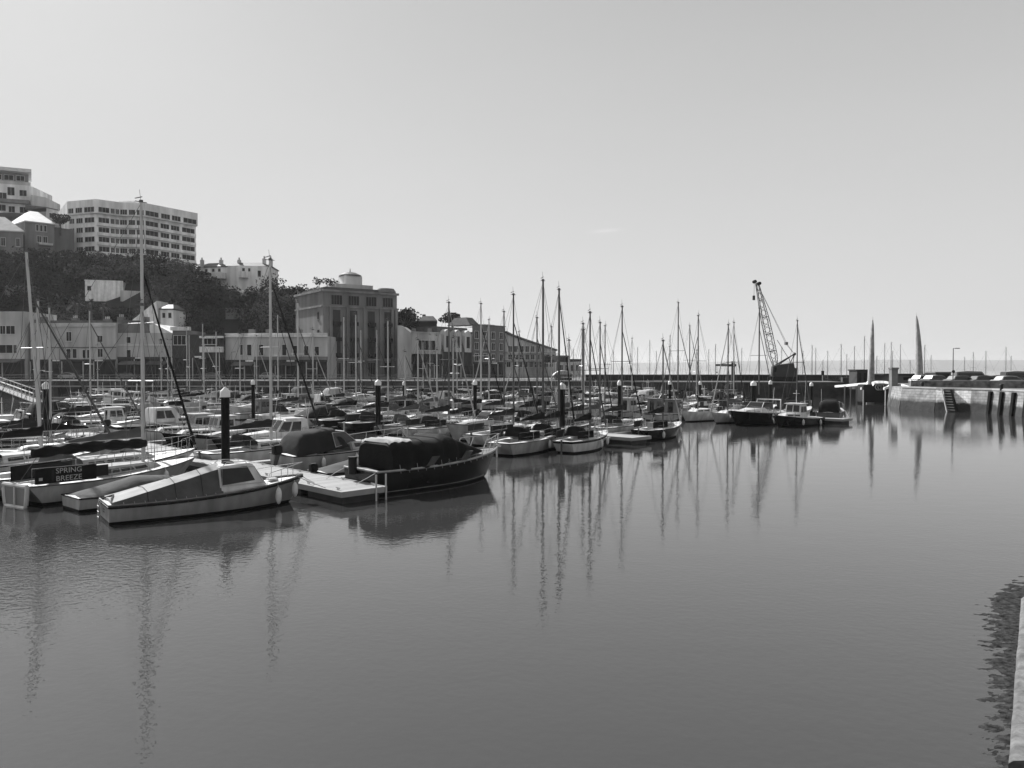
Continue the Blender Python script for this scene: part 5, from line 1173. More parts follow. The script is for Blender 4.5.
# SPRING BREEZE: yacht with name dodgers on both quarters
eS, HS = yacht('sailing_yacht', (-16.0, 31.0, 0), rad(60), L=7.6, mast=7.6, hull='cream', cover='charcoal', jib=None, rg=random.Random(8), tm=.66, hood=False, mcol='alu', boomcover=False, lifes=False)
setlab(eS, 'cream yacht with SPRING BREEZE lettered dodgers and a pale framed rounded stern', 'yacht'); take('1n', 8.1, 1.5)
def dress_breeze(e, H):
    L = H.L
    for sg, nm in ((-1, 'name_dodger'), (1, 'dodger')):
        A = Vector((H.x(.03), sg * (H.bg(.03) - .03), H.sh(.03) + .05)); Bv = Vector((H.x(.3), sg * (H.bg(.3) - .03), H.sh(.3) + .05)); h = Vector((0, 0, .55))
        mb = MB(); n = (Bv - A).cross(h).normalized() * .012; mb.hexa([A - n, Bv - n, Bv + n, A + n], [A - n + h, Bv - n + h, Bv + n + h, A + n + h]); dgr = mb.build(nm, 'canvas_dark', e)
        if sg < 0:
            c = (A + Bv) / 2 + h / 2 - Vector((0, .02, 0)); ang = math.atan2((Bv - A).y, (Bv - A).x)
            for txt, dz in (('SPRING', .14), ('BREEZE', -.14)):
                text_mesh(txt, .27, 'lettering', 'rope', dgr, c + Vector((.08, 0, dz)), (PI / 2, 0, ang), .012)
            mb = MB(); mb.box(-.06, .06, -.012, .012, -.05, .05); o = mb.build('emblem', 'rope', dgr); o.location = c + Vector((-.85, -.0, -.1)) + Vector((0, -.14, 0)) * 0 + Vector((0, -(.85) * math.sin(ang) * 0, 0)); o.location.y = (A + (Bv - A) * ((o.location.x - A.x) / (Bv.x - A.x))).y - .02
    # pale moulded frame round the transom with a grey panel
    L_ = H.sec(0); q = [(y, z) for y, z, k in L_ if z > -.2]
    outline = [(H.x(0) - .03, -y * 1.0, z) for y, z in q[::-1]] + [(H.x(0) - .03, y, z) for y, z in q]
    mb = MB(); mb.tube(outline + [outline[0]], .075, 6); mb.build('transom_frame', 'white_gel', e, smooth=50)
    mb = MB(); mb.add([(p[0] - .012, p[1] * .9, p[2] * .9 + .03) for p in outline], [tuple(range(len(outline)))]); mb.build('transom_panel', 'grey_gel', e)
    mb = MB(); pts = []
    mb.tube([(H.x(.02), -H.bg(.02) + .06, H.sh(0)), (H.x(.02), -H.bg(.02) + .06, H.sh(0) + .62), (H.x(.14), -H.bg(.14) + .06, H.sh(.1) + .62), (H.x(.36), -H.bg(.36) + .06, H.sh(.3) + .64)], .016, 5)
    mb.tube([(H.x(.02), H.bg(.02) - .06, H.sh(0)), (H.x(.02), H.bg(.02) - .06, H.sh(0) + .62), (H.x(.14), H.bg(.14) - .06, H.sh(.1) + .62), (H.x(.36), H.bg(.36) - .06, H.sh(.3) + .64)], .016, 5); mb.build('pushpit', 'steel', e)
    lifelines(e, H, .38, .9, .58)
    # long dark furled mainsail hanging along the boom in scallops
    zb = H.sh(.5) + 1.05; xm = H.L * .18; mb = MB(); secs = []
    for i in range(29):
        s = i / 28; x = xm - 4.6 * s; r = .13 + .05 * abs(math.sin(s * 22)); dp = .05 + .07 * abs(math.sin(s * 16))
        secs.append([(x, r * .8 * math.cos(a), zb + .06 * math.sin(s * 3) + (dp + .1) * math.sin(a)) for a in [2 * PI * k / 8 for k in range(8)]])
    mb.loft(secs); mb.build('furled_sail', 'canvas_dark', e, smooth=60)
    # lifebuoy-grey dan panel by the stern
    mb = MB(); mb.hexa([(H.x(.1), -H.bg(.1) + .25, H.sh(.1)), (H.x(.16), -H.bg(.1) + .25, H.sh(.1)), (H.x(.16), -H.bg(.1) + .4, H.sh(.1)), (H.x(.1), -H.bg(.1) + .4, H.sh(.1))], [(H.x(.06), -H.bg(.1) + .25, H.sh(.1) + .5), (H.x(.1), -H.bg(.1) + .25, H.sh(.1) + .55), (H.x(.1), -H.bg(.1) + .4, H.sh(.1) + .55), (H.x(.06), -H.bg(.1) + .4, H.sh(.1) + .5)]); mb.build('seat_board', 'grey_gel', e, bevel=.03)
dress_breeze(eS, HS)
# grey covered dinghy between
eg, Hg = dayboat('covered_dinghy', (-13.75, 29.0, 0), rad(50), 5.4, 'cream', 'grey', random.Random(1), ob=False); setlab(eg, 'small boat under a sagging grey cover between the lettered yacht and nearest day boat', 'boat'); take('1n', 5.2, 1.3)
# tall masted yacht of the left foreground
e, H = yacht('sailing_yacht', (-17.8, 33.2, 0), rad(60), L=9.8, mast=12.5, hull='cream', cover='grey', jib=('black', .74), rg=random.Random(5), tm=.71, hood=True, stripes='grey_gel'); setlab(e, 'tallest masted yacht in the front row, with a slanting black furled jib', 'yacht'); take('1n', 12.9, 1.7)
e, H = yacht('sailing_yacht', (-22.3, 34.9, 0), rad(60), L=9.2, mast=10.4, hull='white', cover='black', jib=('grey', .8), rg=random.Random(6), tm=.6, lean=(-.02, .08)); setlab(e, 'white yacht with a black spray hood and a leaning mast at the photo edge', 'yacht'); take('1n', 17.2, 1.8)
# far side of the nearest pontoon
e, H = yacht('sailing_yacht', (-13.2, 41.3, 0), HDU + .12, L=7.6, mast=10.8, hull='white', cover='charcoal', jib=('charcoal', .9), rg=random.Random(41), tm=.54); setlab(e, 'white yacht whose tall mast stands alone before the gap beside the square hotel', 'yacht'); take('1f', 13.8, 1.4)
e, H = yacht('sailing_yacht', (-31.0, 56.6, 0), HDU + .1, L=7.6, mast=9.2, hull='white', cover='charcoal', jib=('grey', .9), rg=random.Random(42), tm=.5); setlab(e, 'white yacht with a mast before the windows of the cornice building', 'yacht'); take('1f', 37.9, 1.4)
e, H = dayboat('wooden_launch', uv(5.0, 5.4), HDU, 5.6, 'slate', 'grey', random.Random(7)); setlab(e, 'slate launch under a grey cover, tucked by the pontoon end beside the black cruiser', 'boat'); take('1f', 5.4, 1.3)
e, H = cruiser('motor_cruiser', uv(6.0, 8.9), HDU, 7.2, 'cream', 'charcoal', 'canopy', random.Random(8)); setlab(e, 'cream motor cruiser with a peaked charcoal canopy two berths behind the black cruiser', 'cruiser'); take('1f', 8.9, 1.7)
e, H = fisher('fishing_boat', uv(6.3, 24.3), HDU + PI, 7.2, 'dark', random.Random(9), house='white'); setlab(e, 'dark fishing boat with a tall white windowed wheelhouse beside the thick black pile', 'fishing boat'); take('1f', 24.3, 1.8)
e, H = cruiser('motor_cruiser', uv(7.0, 33.2), HDU, 8.8, 'white', 'black', 'hardtop', random.Random(10), band='dark_gel'); setlab(e, 'long white cruiser with black side windows and hardtop behind the tall masted yacht', 'cruiser'); take('1f', 33.5, 2)
# front of the second and third pontoons
S2 = [
 ('yacht', '2n', 590, 313, 6.2, 'white', 'black', 'dark_gel', 'dark banded white yacht with black boom cover, open end of the second pontoon'),
 ('yacht', '2n', 559, 290, 6.8, 'white', 'black', None, 'white yacht with a slanting dark furled jib, next to the dark banded yacht'),
 ('yacht', '2n', 543, 281, 7.8, 'cream', 'black', None, 'cream yacht carrying the tallest mast of the middle group'),
 ('yacht', '2n', 513.5, 295, 7.8, 'white', 'charcoal', None, 'white yacht with the second tallest mast of the middle group'),
 ('yacht', '2n', 449, 303, 7.6, 'white', 'charcoal', None, 'white yacht whose lone mast stands against the dormer terrace'),
 ('yacht', '2n', 418, 340, 6.2, 'cream', 'grey', None, 'small cream yacht with a short mast below the bay fronted building'),
 ('yacht', '2n', 388, 321, 7.8, 'dark', 'charcoal', None, 'dark-hulled yacht whose mast stands before the hotel corner turret'),
 ('yacht', '2n', 356, 315, 7.5, 'dark', 'black', None, 'dark yacht with a slightly slanted mast before the square hotel windows'),
 ('yacht', '2n', 313, 330, 7.0, 'white', 'grey', None, 'white yacht moored in front of the cream building'),
 ('yacht', '2n', 298, 303, 8.4, 'white', 'charcoal', None, 'large white yacht whose mast crosses the blank hotel side wall'),
 ('yacht', '2n', 240, 334, 7.0, 'cream', 'charcoal', None, 'cream yacht moored in front of the cafe and cream building junction'),
 ('yacht', '2f', 663, 341, 6.4, 'dark', 'black', None, 'low dark sailing boat with a short mast at the open end behind the banded yacht'),
 ('yacht', '2f', 622, 307, 7.6, 'white', 'charcoal', None, 'white yacht whose mast stands just before the dark low sailing boat'),
 ('yacht', '2f', 600, 323, 7.0, 'white', 'grey', None, 'white yacht with a grey cover behind the banded yacht'),
 ('yacht', '2f', 583, 324, 7.2, 'grey', 'charcoal', None, 'grey yacht in the back rank of the middle group, beside the pavilion'),
 ('yacht', '2f', 537, 318, 7.2, 'white', 'black', None, 'white yacht half hidden behind the tallest mast of the middle group'),
 ('yacht', '2f', 504, 312, 7.6, 'cream', 'charcoal', None, 'cream yacht moored before the sloping arcade'),
 ('yacht', '2f', 481, 304, 7.8, 'white', 'black', None, 'white yacht with a slanting black furled jib before the tall gabled house'),
 ('yacht', '2f', 437, 350, 6.5, 'white', 'grey', None, 'small white yacht below the dormer terrace'),
 ('yacht', '2f', 405, 352, 6.4, 'white', 'grey', None, 'small white yacht below the square hotel corner'),
 ('yacht', '2f', 344, 317, 7.8, 'white', 'charcoal', None, 'white yacht with the mast before the first window bay of the square hotel'),
 ('yacht', '2f', 278, 315, 7.8, 'grey', 'charcoal', None, 'grey yacht with a mast rising before the cream building'),
 ('yacht', '2f', 203, 324, 8.0, 'white', 'grey', None, 'white yacht before the bright roof edge of the cafe'),
 ('yacht', '2f', 187, 328, 8.0, 'white', 'charcoal', None, 'white yacht before the cafe, nearer the sloping gable'),
 ('cruiser', '3n', 0, 0, 8.0, 'dark', 'charcoal', None, ''),
 ('yacht', '3n', 728, 325, 7.0, 'white', 'grey', None, 'white yacht in the third row beside the T-shaped davit'),
 ('yacht', '3n', 698, 316, 7.4, 'white', 'charcoal', None, 'white yacht in the third row with a slanting furled jib'),
 ('yacht', '3n', 663, 330, 6.6, 'cream', 'grey', None, ''),
 ('yacht', '3n', 605, 326, 7.0, 'white', 'grey', None, 'white third row yacht seen between the middle group and the dark low boat'),
 ('yacht', '3n', 519, 332, 7.0, 'white', 'grey', None, 'distant white yacht in the third row before the sloping arcade'),
 ('yacht', '3n', 489, 320, 7.6, 'white', 'charcoal', None, 'distant white yacht in the third row before the tall gabled house'),
 ('yacht', '3n', 457, 332, 7.0, 'cream', 'charcoal', None, 'distant cream yacht in the third row below the dormer terrace'),
 ('yacht', '3n', 361, 330, 7.6, 'white', 'charcoal', None, 'distant white yacht before the square hotel arcade'),
 ('yacht', '3f', 797, 321, 7.2, 'white', 'charcoal', None, 'white yacht with a mast just clear of the crane, behind the wheelhouse boat'),
 ('yacht', '3f', 759, 309, 8.2, 'white', 'charcoal', None, 'white yacht whose mast overlaps the crane jib'),
 ('yacht', '3f', 678, 303, 8.6, 'white', 'charcoal', None, 'white yacht with the tallest mast between the middle group and the crane'),
 ('yacht', '3f', 430, 335, 8.0, 'white', 'grey', None, 'distant white yacht by the harbour wall below the bay fronted building'),
 ('yacht', '3f', 377, 330, 8.0, 'white', 'grey', None, 'distant white yacht by the harbour wall below the square hotel'),
 ('yacht', '4n', 689.6, 326, 8.6, 'white', 'charcoal', None, 'distant white yacht with a mast close beside the tall one left of the crane'),
]
S2 = [s for s in S2 if s[8]]
URow = {'1n': -4.4, '1f': 5.9, '2n': 21.2, '2f': 31.2, '3n': 49.2, '3f': 59.2, '4n': 74.3, '4f': 84.5}
lab_used = set()
def lab16(d, o, side, pn):
    for t in (f'{d}, {o} berth from open end, {side} side of {pn} pontoon', f'{d}, {o} berth from open end, {side} side {pn} pontoon', f'{d}, {o} berth, {side} side of {pn} pontoon', f'{d}, {o} berth, {side} side {pn} pontoon'):
        if len(t.replace('-', ' ').split()) <= 16: return t
    return t
for k, (ty, row, px, ty_, L, hull, cov, band, lab) in enumerate(S2):
    um = URow[row] + .3; m = (px - 512) / F
    if row[1] == 'n' : um = URow[row] + (.6 if row != '3n' else -.6)
    for tries in range(12):
        Y = (1.41421 * um + 21.8) / (1 + m); x = m * Y; u, v = to_uv(x, Y)
        if free(row, v, 1.35): break
        um += (.5 if tries % 2 else -.5) * (tries + 1) * .6
    if abs(um - URow[row]) > 3.4: um = URow[row]; Y = (1.41421 * um + 21.8) / (1 + m); x = m * Y; u, v = to_uv(x, Y)
    # heading: first pontoons bow to the walkway, third row bow out
    flip = row == '3n'
    far = Y > 66
    uc = URow[row]; tm = .5 + ((um - uc) / L) * (-1 if flip else 1); tm = min(.72, max(.36, tm))
    uc = um - (tm - .5) * L * (-1 if flip else 1)
    if tm < .5: flip = not flip; tm = 1 - tm
    jb = 'black' if k in (1, 12, 17, 26) else rng.choice(['pale', 'grey', 'charcoal'])
    hd_ = HDU + (.14 if row[0] == '2' else 0) + (.1 if k < 3 else 0) + (PI if flip else 0) + rng.uniform(-.03, .03)
    mo = (tm - .5) * L; e, H = yacht('sailing_yacht', (x - mo * math.cos(hd_), Y - mo * math.sin(hd_), 0), hd_, L, H_(ty_, Y), hull, cov, (jb, rng.choice([.8, .95])) if k % 4 != 2 else None, random.Random(100 + k), tm, band, hood=rng.random() < .6, far=far, lifes=Y < 95, mcol='alu' if px < 500 and px not in (449,) else 'alu_dark')
    setlab(e, lab, 'yacht', 'sailing yachts moored along the pontoons'); take(row, v, 1.35); lab_used.add(lab)
# the three boats at the open end of the third pontoon
e, H = cruiser('motor_cruiser', uv(48.6, 9.2), HDU + PI, 8.4, 'dark', 'charcoal', 'open', random.Random(31), arch=True); setlab(e, 'dark-hulled sports cruiser with a bright white foredeck pointing at the camera below the crane', 'cruiser'); take('3n', 9.2, 1.6)
e, H = fisher('fishing_boat', uv(49.2, 5.7), HDU + PI, 7.2, 'dark', random.Random(32)); setlab(e, 'dark boat with a white wheelhouse and a row of hanging fenders, between two cruisers', 'fishing boat'); take('3n', 5.7, 1.6)
e, H = cruiser('motor_cruiser', (30.4, 73.2, 0), HDU + .3, 6.4, 'slate', 'black', 'canopy', random.Random(33)); setlab(e, 'grey cruiser under a big black canopy, last berth before the open water', 'cruiser'); take('3n', 2.2, 1.6)
# fill the remaining berths
rowdir = {'1n': 'near', '1f': 'far', '2n': 'near', '2f': 'far', '3n': 'near', '3f': 'far', '4n': 'near', '4f': 'far'}
PN = {'1': 'nearest', '2': 'second', '3': 'third', '4': 'fourth'}
lim = {'1n': (15, 52), '1f': (4, 58), '2n': (8, 100), '2f': (8, 96), '3n': (12, 88), '3f': (6, 82), '4n': (26, 64), '4f': (30, 58)}
for row in ('1n', '1f', '2n', '2f', '3n', '3f', '4n', '4f'):
    v0, v1 = lim[row]; v = v0 + 1
    while v < v1:
        hw_ = 1.3
        if not free(row, v, hw_): v += .25; continue
        c = uv(URow[row], v)
        if c.y > 140 or 512 + F * c.x / c.y < -30: v += 3; continue
        far = c.y > 62
        if row not in ('1n', '1f') and rng.random() < .07: v += 3; continue
        ty = rng.choices(['cruiser', 'fisher', 'dayboat', 'yacht'], [.42, .24, .16, .18])[0]
        hull = rng.choices(['white', 'cream', 'grey', 'slate', 'dark'], [.48, .18, .08, .1, .16])[0]; cov = rng.choice(['pale', 'grey', 'charcoal', 'black'])
        flip = rng.random() < .4; hd = HDU + (PI if flip else 0) + rng.uniform(-.04, .04); rg = random.Random(1000 + int(v * 10) + ord(row[0]) * 7)
        L = rng.uniform(5.6, 7.6) if ty != 'dayboat' else rng.uniform(4.6, 5.8); off = (L - 7) / 2 * (-1 if row[1] == 'f' else 1) * -1
        loc = uv(URow[row] + rng.uniform(-.2, .2) - (7 - L) / 2 * (-1 if row[1] == 'n' else 1), v)
        if ty == 'cruiser':
            st = rng.choices(['canopy', 'cover', 'hardtop', 'open'], [.4, .2, .25, .15])[0]
            e, H = cruiser('motor_cruiser', loc, hd, L, hull, cov, st, rg, far=far, band=rng.choice([None, None, 'dark_gel'])); feat = {'canopy': cov + ' canopy', 'cover': cov + ' full cover', 'hardtop': 'windowed hardtop', 'open': 'open cockpit and arch'}[st]
        elif ty == 'fisher': e, H = fisher('fishing_boat', loc, hd, L * .95, hull, rg, far=far, house=rng.choice(['white', 'white', 'cream', 'grey'])); feat = 'small wheelhouse'
        elif ty == 'dayboat': e, H = dayboat('covered_dayboat', loc, hd, L, hull, cov, rg, far=far); feat = cov + ' cover'
        else: e, H = yacht('sailing_yacht', loc, hd, L, rng.uniform(7.2, 8.6) if c.y < 80 else rng.uniform(7.5, 10), hull, cov, (rng.choice(['pale', 'grey', 'charcoal']), .9) if rng.random() < .5 else None, rg, .58, far=far, hood=rng.random() < .5); feat = cov + ' boom cover'
        BOATS.append((row, v, e, f'{hull} {TYPEN[ty]} with {feat}', TYPEN[ty])); take(row, v, hw_); v += 2.62 + rng.uniform(0, .35)
for row in rowdir:
    allv = sorted(q for q, r in occ[row])
    for (r, v, e, d, cat) in BOATS:
        if r == row: setlab(e, lab16(d, ORD[allv.index(v)], rowdir[row], PN[row[0]]), cat, 'small craft filling the marina berths')
k = 0
for row, u0, s in (('1f', 1.86, 1), ('2n', 25.1, -1), ('2f', 27.3, 1), ('3n', 53.1, -1)):
    vs = sorted(q for q, r in occ[row]); kk = 0
    for a, b in list(zip(vs, vs[1:]))[::2]:
        if b - a < 5.5 and not (row == '3n' and a < 9): finger(u0, (a + b) / 2, s, {'1f': 'far', '2n': 'near', '2f': 'far', '3n': 'near'}[row] + ' ' + PN[row[0]] + ' pontoon', kk); kk += 1
        if kk > 10: break

# black steel piles with white conical caps
def pile(px, top, Y, lab, r=.2):
    x = X_(px, Y); e = empty('mooring_pile', (x, Y, 0), 0, lab, 'mooring pile', 'black piles with white pointed caps'); h = H_(top, Y)
    mb = MB(); mb.cyl(0, 0, -1, h - .42, r, 16); mb.build('pile_shaft', 'pile', e, smooth=50)
    mb = MB(); mb.loft([[(q * math.cos(2 * PI * i / 16), q * math.sin(2 * PI * i / 16), z) for i in range(16)] for z, q in ((h - .44, r * 1.22), (h - .2, r * 1.22), (h - .16, r * 1.1), (h, .03))]); mb.build('cap', 'cap', e, smooth=35)
    mb = MB(); mb.cyl(0, 0, .35, .6, r * 1.6, 12); mb.build('collar', 'alu_dark', e)
for a in ((225, 387, 33.5, 'thick black capped pile with white cap, behind the nearest day boat', .175), (46, 381.5, 45, 'black pile with white cap near the foot of the gangway', .19), (562, 382.5, 50.5, 'black capped pile standing among the middle group of masts', .2), (378, 379.5, 58, 'black capped pile before the square hotel', .2),
          (253, 379.5, 66, 'black capped pile before the cream building', .15), (475, 379.5, 62, 'black capped pile before the tall gabled house', .15), (619.5, 380, 64, 'black capped pile just before the masts of the third row', .15), (670, 380, 76, 'black capped pile between the middle group and the davit', .15),
          (753.6, 380.8, 70, 'black capped pile behind the sports cruiser, below the crane', .22), (770.5, 380, 79, 'thinner black capped pile directly under the crane', .15), (811.5, 382, 84, 'slim black capped pile by the last berths before open water', .16), (404, 381, 78, 'black capped pile below the gabled corner', .15), (700, 381, 92, 'distant black capped pile in front of the pier', .15)):
    pile(*a)

# gangway down to the pontoons
gw = empty('gangway', (0, 0, 0), 0, 'sloping metal truss gangway descending to the pontoons at the photo edge', 'gangway')
a, b = Vector((X_(-12, 118), 118, 2.75)), Vector((X_(40, 100), 100, .55)); d = (b - a).normalized(); sn = Vector((-d.y, d.x, 0)).normalized() * .75
for nm, sg in (('side_truss', 1), ('side_truss', -1)):
    mb = MB(); o_ = sn * sg; up = Vector((0, 0, 1.15)); mb.tube([a + o_, b + o_], .07, 5); mb.tube([a + o_ + up, b + o_ + up], .09, 5)
    for i in range(15):
        p = (a + o_).lerp(b + o_, i / 14); mb.tube([p, p + up], .035, 4)
        if i < 14: mb.tube([p, (a + o_).lerp(b + o_, (i + 1) / 14) + up], .025, 4)
    mb.build(nm, 'paint_white' if sg < 0 else 'alu', gw)
mb = MB(); mb.hexa([a + sn - Vector((0, 0, .1)), b + sn - Vector((0, 0, .1)), b - sn - Vector((0, 0, .1)), a - sn - Vector((0, 0, .1))], [a + sn, b + sn, b - sn, a - sn]); mb.build('walkway', 'pontoon_side', gw)
sp_ = empty('landing_stage', (0, 0, 0), 0, 'railed landing stage with pale notice boards at the foot of the gangway', 'landing stage')
Y = 96; mb = MB(); mb.box(X_(38, Y), X_(130, Y), Y, Y + 2.5, .3, .45); mb.build('deck', 'pontoon_deck', sp_)
mb = MB()
for i in range(40):
    x = X_(50 + 75 * i / 39, Y); mb.tube([(x, Y + .1, .45), (x, Y + .1, 1.35)], .02, 4)
mb.tube([(X_(50, Y), Y + .1, 1.35), (X_(125, Y), Y + .1, 1.35)], .035, 5); mb.build('railing', 'alu', sp_)
for p0, p1, m in ((52, 64, 'render_grey'), (66, 83, 'shop_dark'), (84.5, 90, 'sign_white'), (96, 101, 'render_grey'), (103, 111, 'sign_white')):
    mb = MB(); mb.box(X_(p0, Y), X_(p1, Y), Y + .0, Y + .05, .5, 1.3); bd = mb.build('notice_board', m, sp_)

# crane on the pier
cr = empty('crane', (X_(783, 138), 138, QH), 0, 'dark crawler crane with a tall lattice jib on the pier', 'crane')
mb = MB()
for y in (-1.4, 1.0): mb.box(-2.3, 2.3, y, y + .6, .0, .85)
mb.build('crawler_track', 'black', cr, bevel=.15)
mb = MB(); mb.hexa([(-1.9, -1.4, .86), (1.9, -1.4, .86), (1.9, 1.4, .86), (-1.9, 1.4, .86)], [(-1.5, -1.3, 2.9), (1.5, -1.3, 3.3), (1.5, 1.3, 3.3), (-1.5, 1.3, 2.9)]); bd = mb.build('machine_house', 'crane_paint', cr, bevel=.06)
mb = MB(); mb.hexa([(-2.4, -1.3, 1.0), (-1.5, -1.3, 1.0), (-1.5, -.3, 1.0), (-2.4, -.3, 1.0)], [(-2.2, -1.3, 2.7), (-1.5, -1.3, 2.9), (-1.5, -.3, 2.9), (-2.2, -.3, 2.7)]); cb = mb.build('cab', 'crane_paint', cr)
mb = MB(); mb.box(-2.0, -1.6, -1.33, -1.3, 1.7, 2.5); mb.build('cab_window', 'win_glass', cb)
mb = MB(); mb.box(1.2, 2.1, -1.2, 1.2, 1.0, 2.4); mb.build('counterweight', 'black', cr, bevel=.05)
def lattice(par, A, B, w0, w1, wm, seg, name, m, r=.06):
    A, B = Vector(A), Vector(B); d = (B - A).normalized(); s1 = Vector((0, 1, 0)); s2 = d.cross(s1).normalized(); mb = MB()
    def W(t): return w0 + (wm - w0) * min(1, t / .15) if t < .5 else wm + (w1 - wm) * max(0, (t - .55) / .45)
    def C(t, i): return A.lerp(B, t) + (s1 * (1 if i in (0, 1) else -1) + s2 * (1 if i in (0, 3) else -1)) * W(t) / 2
    for i in range(4):
        mb.tube([C(k / seg, i) for k in range(seg + 1)], r, 4)
        for k in range(seg): mb.tube([C(k / seg, i), C((k + 1) / seg, (i + 1) % 4)] if k % 2 else [C(k / seg, (i + 1) % 4), C((k + 1) / seg, i)], r * .55, 4)
    for k in range(0, seg + 1, 4):
        for i in range(4): mb.tube([C(k / seg, i), C(k / seg, (i + 1) % 4)], r * .9, 4)
    return mb.build(name, m, par)
foot, tip = (-1.3, 0, 2.4), (X_(756.5, 138) - X_(783, 138), 0, H_(283.5, 138) - QH)
jb = lattice(cr, foot, tip, .5, .45, 1.15, 20, 'lattice_jib', 'crane_paint', .06)
mb = MB(); 
for dy in (-.25, .25): mb.loft([[(tip[0] + dx_ + .42 * math.cos(2 * PI * k / 14), dy + q, tip[2] + dz_ + .42 * math.sin(2 * PI * k / 14)) for k in range(14)] for q in (-.1, .1)]) if False else [mb.loft([[(tip[0] + sx_ + .33 * math.cos(2 * PI * k / 14), dy + q, tip[2] + .1 - sx_ * .4 + .3 * math.sin(2 * PI * k / 14)) for k in range(14)] for q in (-.1, .1)]) for sx_ in (-.45, .35)]
mb.build('head_sheave', 'black', cr)
af = (2.0, 0, 4.9); mb = MB()
for y in (-.7, .7): mb.tube([(-1.2, y, 2.9), af], .1, 5); mb.tube([(1.5, y, 3.2), af], .08, 5)
mb.ball(af, .3, .5, .3); mb.tube([(-1.1, 0, 7.4), (1.3, 0, 3.6)], .05, 5); mb.build('a_frame', 'crane_paint', cr)
mb = MB()
for y in (-.3, .3): mb.tube([tip, (X_(786, 138) - X_(783, 138), y, H_(343.5, 138) - QH)], .03, 4); mb.tube([(X_(786, 138) - X_(783, 138), y, H_(343.5, 138) - QH), af], .03, 4)
mb.box(X_(786, 138) - X_(783, 138) - .2, X_(786, 138) - X_(783, 138) + .2, -.4, .4, H_(343.5, 138) - QH - .25, H_(343.5, 138) - QH + .25)
mb.tube([tip, (-2.6, 0, 3.0)], .025, 4); mb.tube([(tip[0] - .5, 0, tip[2]), (tip[0] - .55, 0, tip[2] - 2.2)], .03, 4); mb.build('cable', 'wire', cr)
mb = MB(); mb.box(tip[0] - .75, tip[0] - .4, -.2, .2, tip[2] - 3.0, tip[2] - 2.2); mb.build('hook_block', 'black', cr)

# T-shaped davit, posts and lamp
dv = empty('davit_crane', (X_(733, 138), 138, QH), 0, 'T-shaped hoist with a long level arm on the pier between masts', 'hoist')
mb = MB(); mb.box(-.25, .25, -.25, .25, 0, 3.6); mb.build('post', 'crane_paint', dv); mb = MB(); mb.box(-3.1, .55, -.18, .18, 2.75, 3.1); mb.tube([(.2, 0, 3.6), (-2.2, 0, 3.1)], .05, 4); mb.build('arm', 'crane_paint', dv); mb = MB(); mb.tube([(-2.9, 0, 2.75), (-2.9, 0, 1.7)], .03, 4); mb.box(-3.0, -2.8, -.1, .1, 1.45, 1.75); mb.build('hook', 'wire', dv)
def lamp(px, base, top, Y, lab, arm=.55):
    e = empty('street_lamp', (X_(px, Y), Y, QH), 0, lab, 'street lamp', 'tall slim street lamps'); h = H_(top, Y) - QH
    mb = MB(); mb.tube([(0, 0, 0), (0, 0, h)], .07, 8, r2=.045); mb.build('post', 'alu_dark', e)
    mb = MB(); mb.tube([(0, 0, h), (arm, 0, h + .03)], .035, 6); mb.build('arm', 'alu_dark', e); mb = MB(); mb.hexa([(arm - .25, -.12, h - .03), (arm + .25, -.09, h - .03), (arm + .25, .09, h - .03), (arm - .25, .12, h - .03)], [(arm - .25, -.1, h + .07), (arm + .2, -.06, h + .07), (arm + .2, .06, h + .07), (arm - .25, .1, h + .07)]); mb.build('lamp_head', 'alu_dark', e)
    return e
e = lamp(953, 0, 348.5, 97, 'tall slim street lamp with a round sign on the stone pier')
mb = MB(); mb.loft([[(.17 * math.cos(2 * PI * k / 16) * 1.15, y, 1.95 + .2 * math.sin(2 * PI * k / 16)) for k in range(16)] for y in (-.1, -.07)]); mb.build('round_sign', 'shop_dark', e)
for px, lab in ((60, 'street lamp on the quay before the cornice building'), (160, 'street lamp on the quay before the mottled terrace building'), (232, 'street lamp on the quay before the cream building corner'), (345, 'street lamp on the quay before the square hotel'), (432, 'street lamp on the quay before the bay fronted building')):
    lamp(px, 0, 352 if px > 100 else 349, 156, lab)
sg_ = empty('sign_post', (X_(822.5, 137), 137, QH), 0, 'thin post carrying a small dark sign on the pier end', 'sign'); mb = MB(); mb.tube([(0, 0, 0), (0, 0, 2.3)], .07, 6); mb.build('post', 'alu', sg_); mb = MB(); mb.box(-.25, .25, -.12, -.07, 1.1, 1.9); mb.build('board', 'shop_dark', sg_)

# footbridge between the two piers
fb = empty('footbridge', (0, 0, 0), 0, 'curved white-edged harbour footbridge over the basin entrance', 'footbridge')
def deckcurve(name, pts, m, h=.28, w_=2.4):
    mb = MB(); secs = []
    for px, py, Y in pts:
        z = H_(py, Y); x = X_(px, Y); secs.append([(x, Y, z - h), (x, Y, z), (x + .3, Y + w_, z), (x + .3, Y + w_, z - h)])
    mb.loft(secs); return mb.build(name, m, fb)
deckcurve('approach_deck', [(836, 385.5, 120), (848, 384.6, 116), (860, 383.4, 112), (868, 382.8, 110)], 'paint_white', .3, 1.2)
deckcurve('centre_deck', [(873.5, 382.2, 108), (878, 381.2, 107), (884, 381, 106), (888.5, 381.6, 105)], 'paint_white', .3, 1.2)
deckcurve('shore_deck', [(898, 384, 103), (903, 384, 101), (909, 386, 99), (916, 388, 97)], 'paint_white', .3, 1.2)
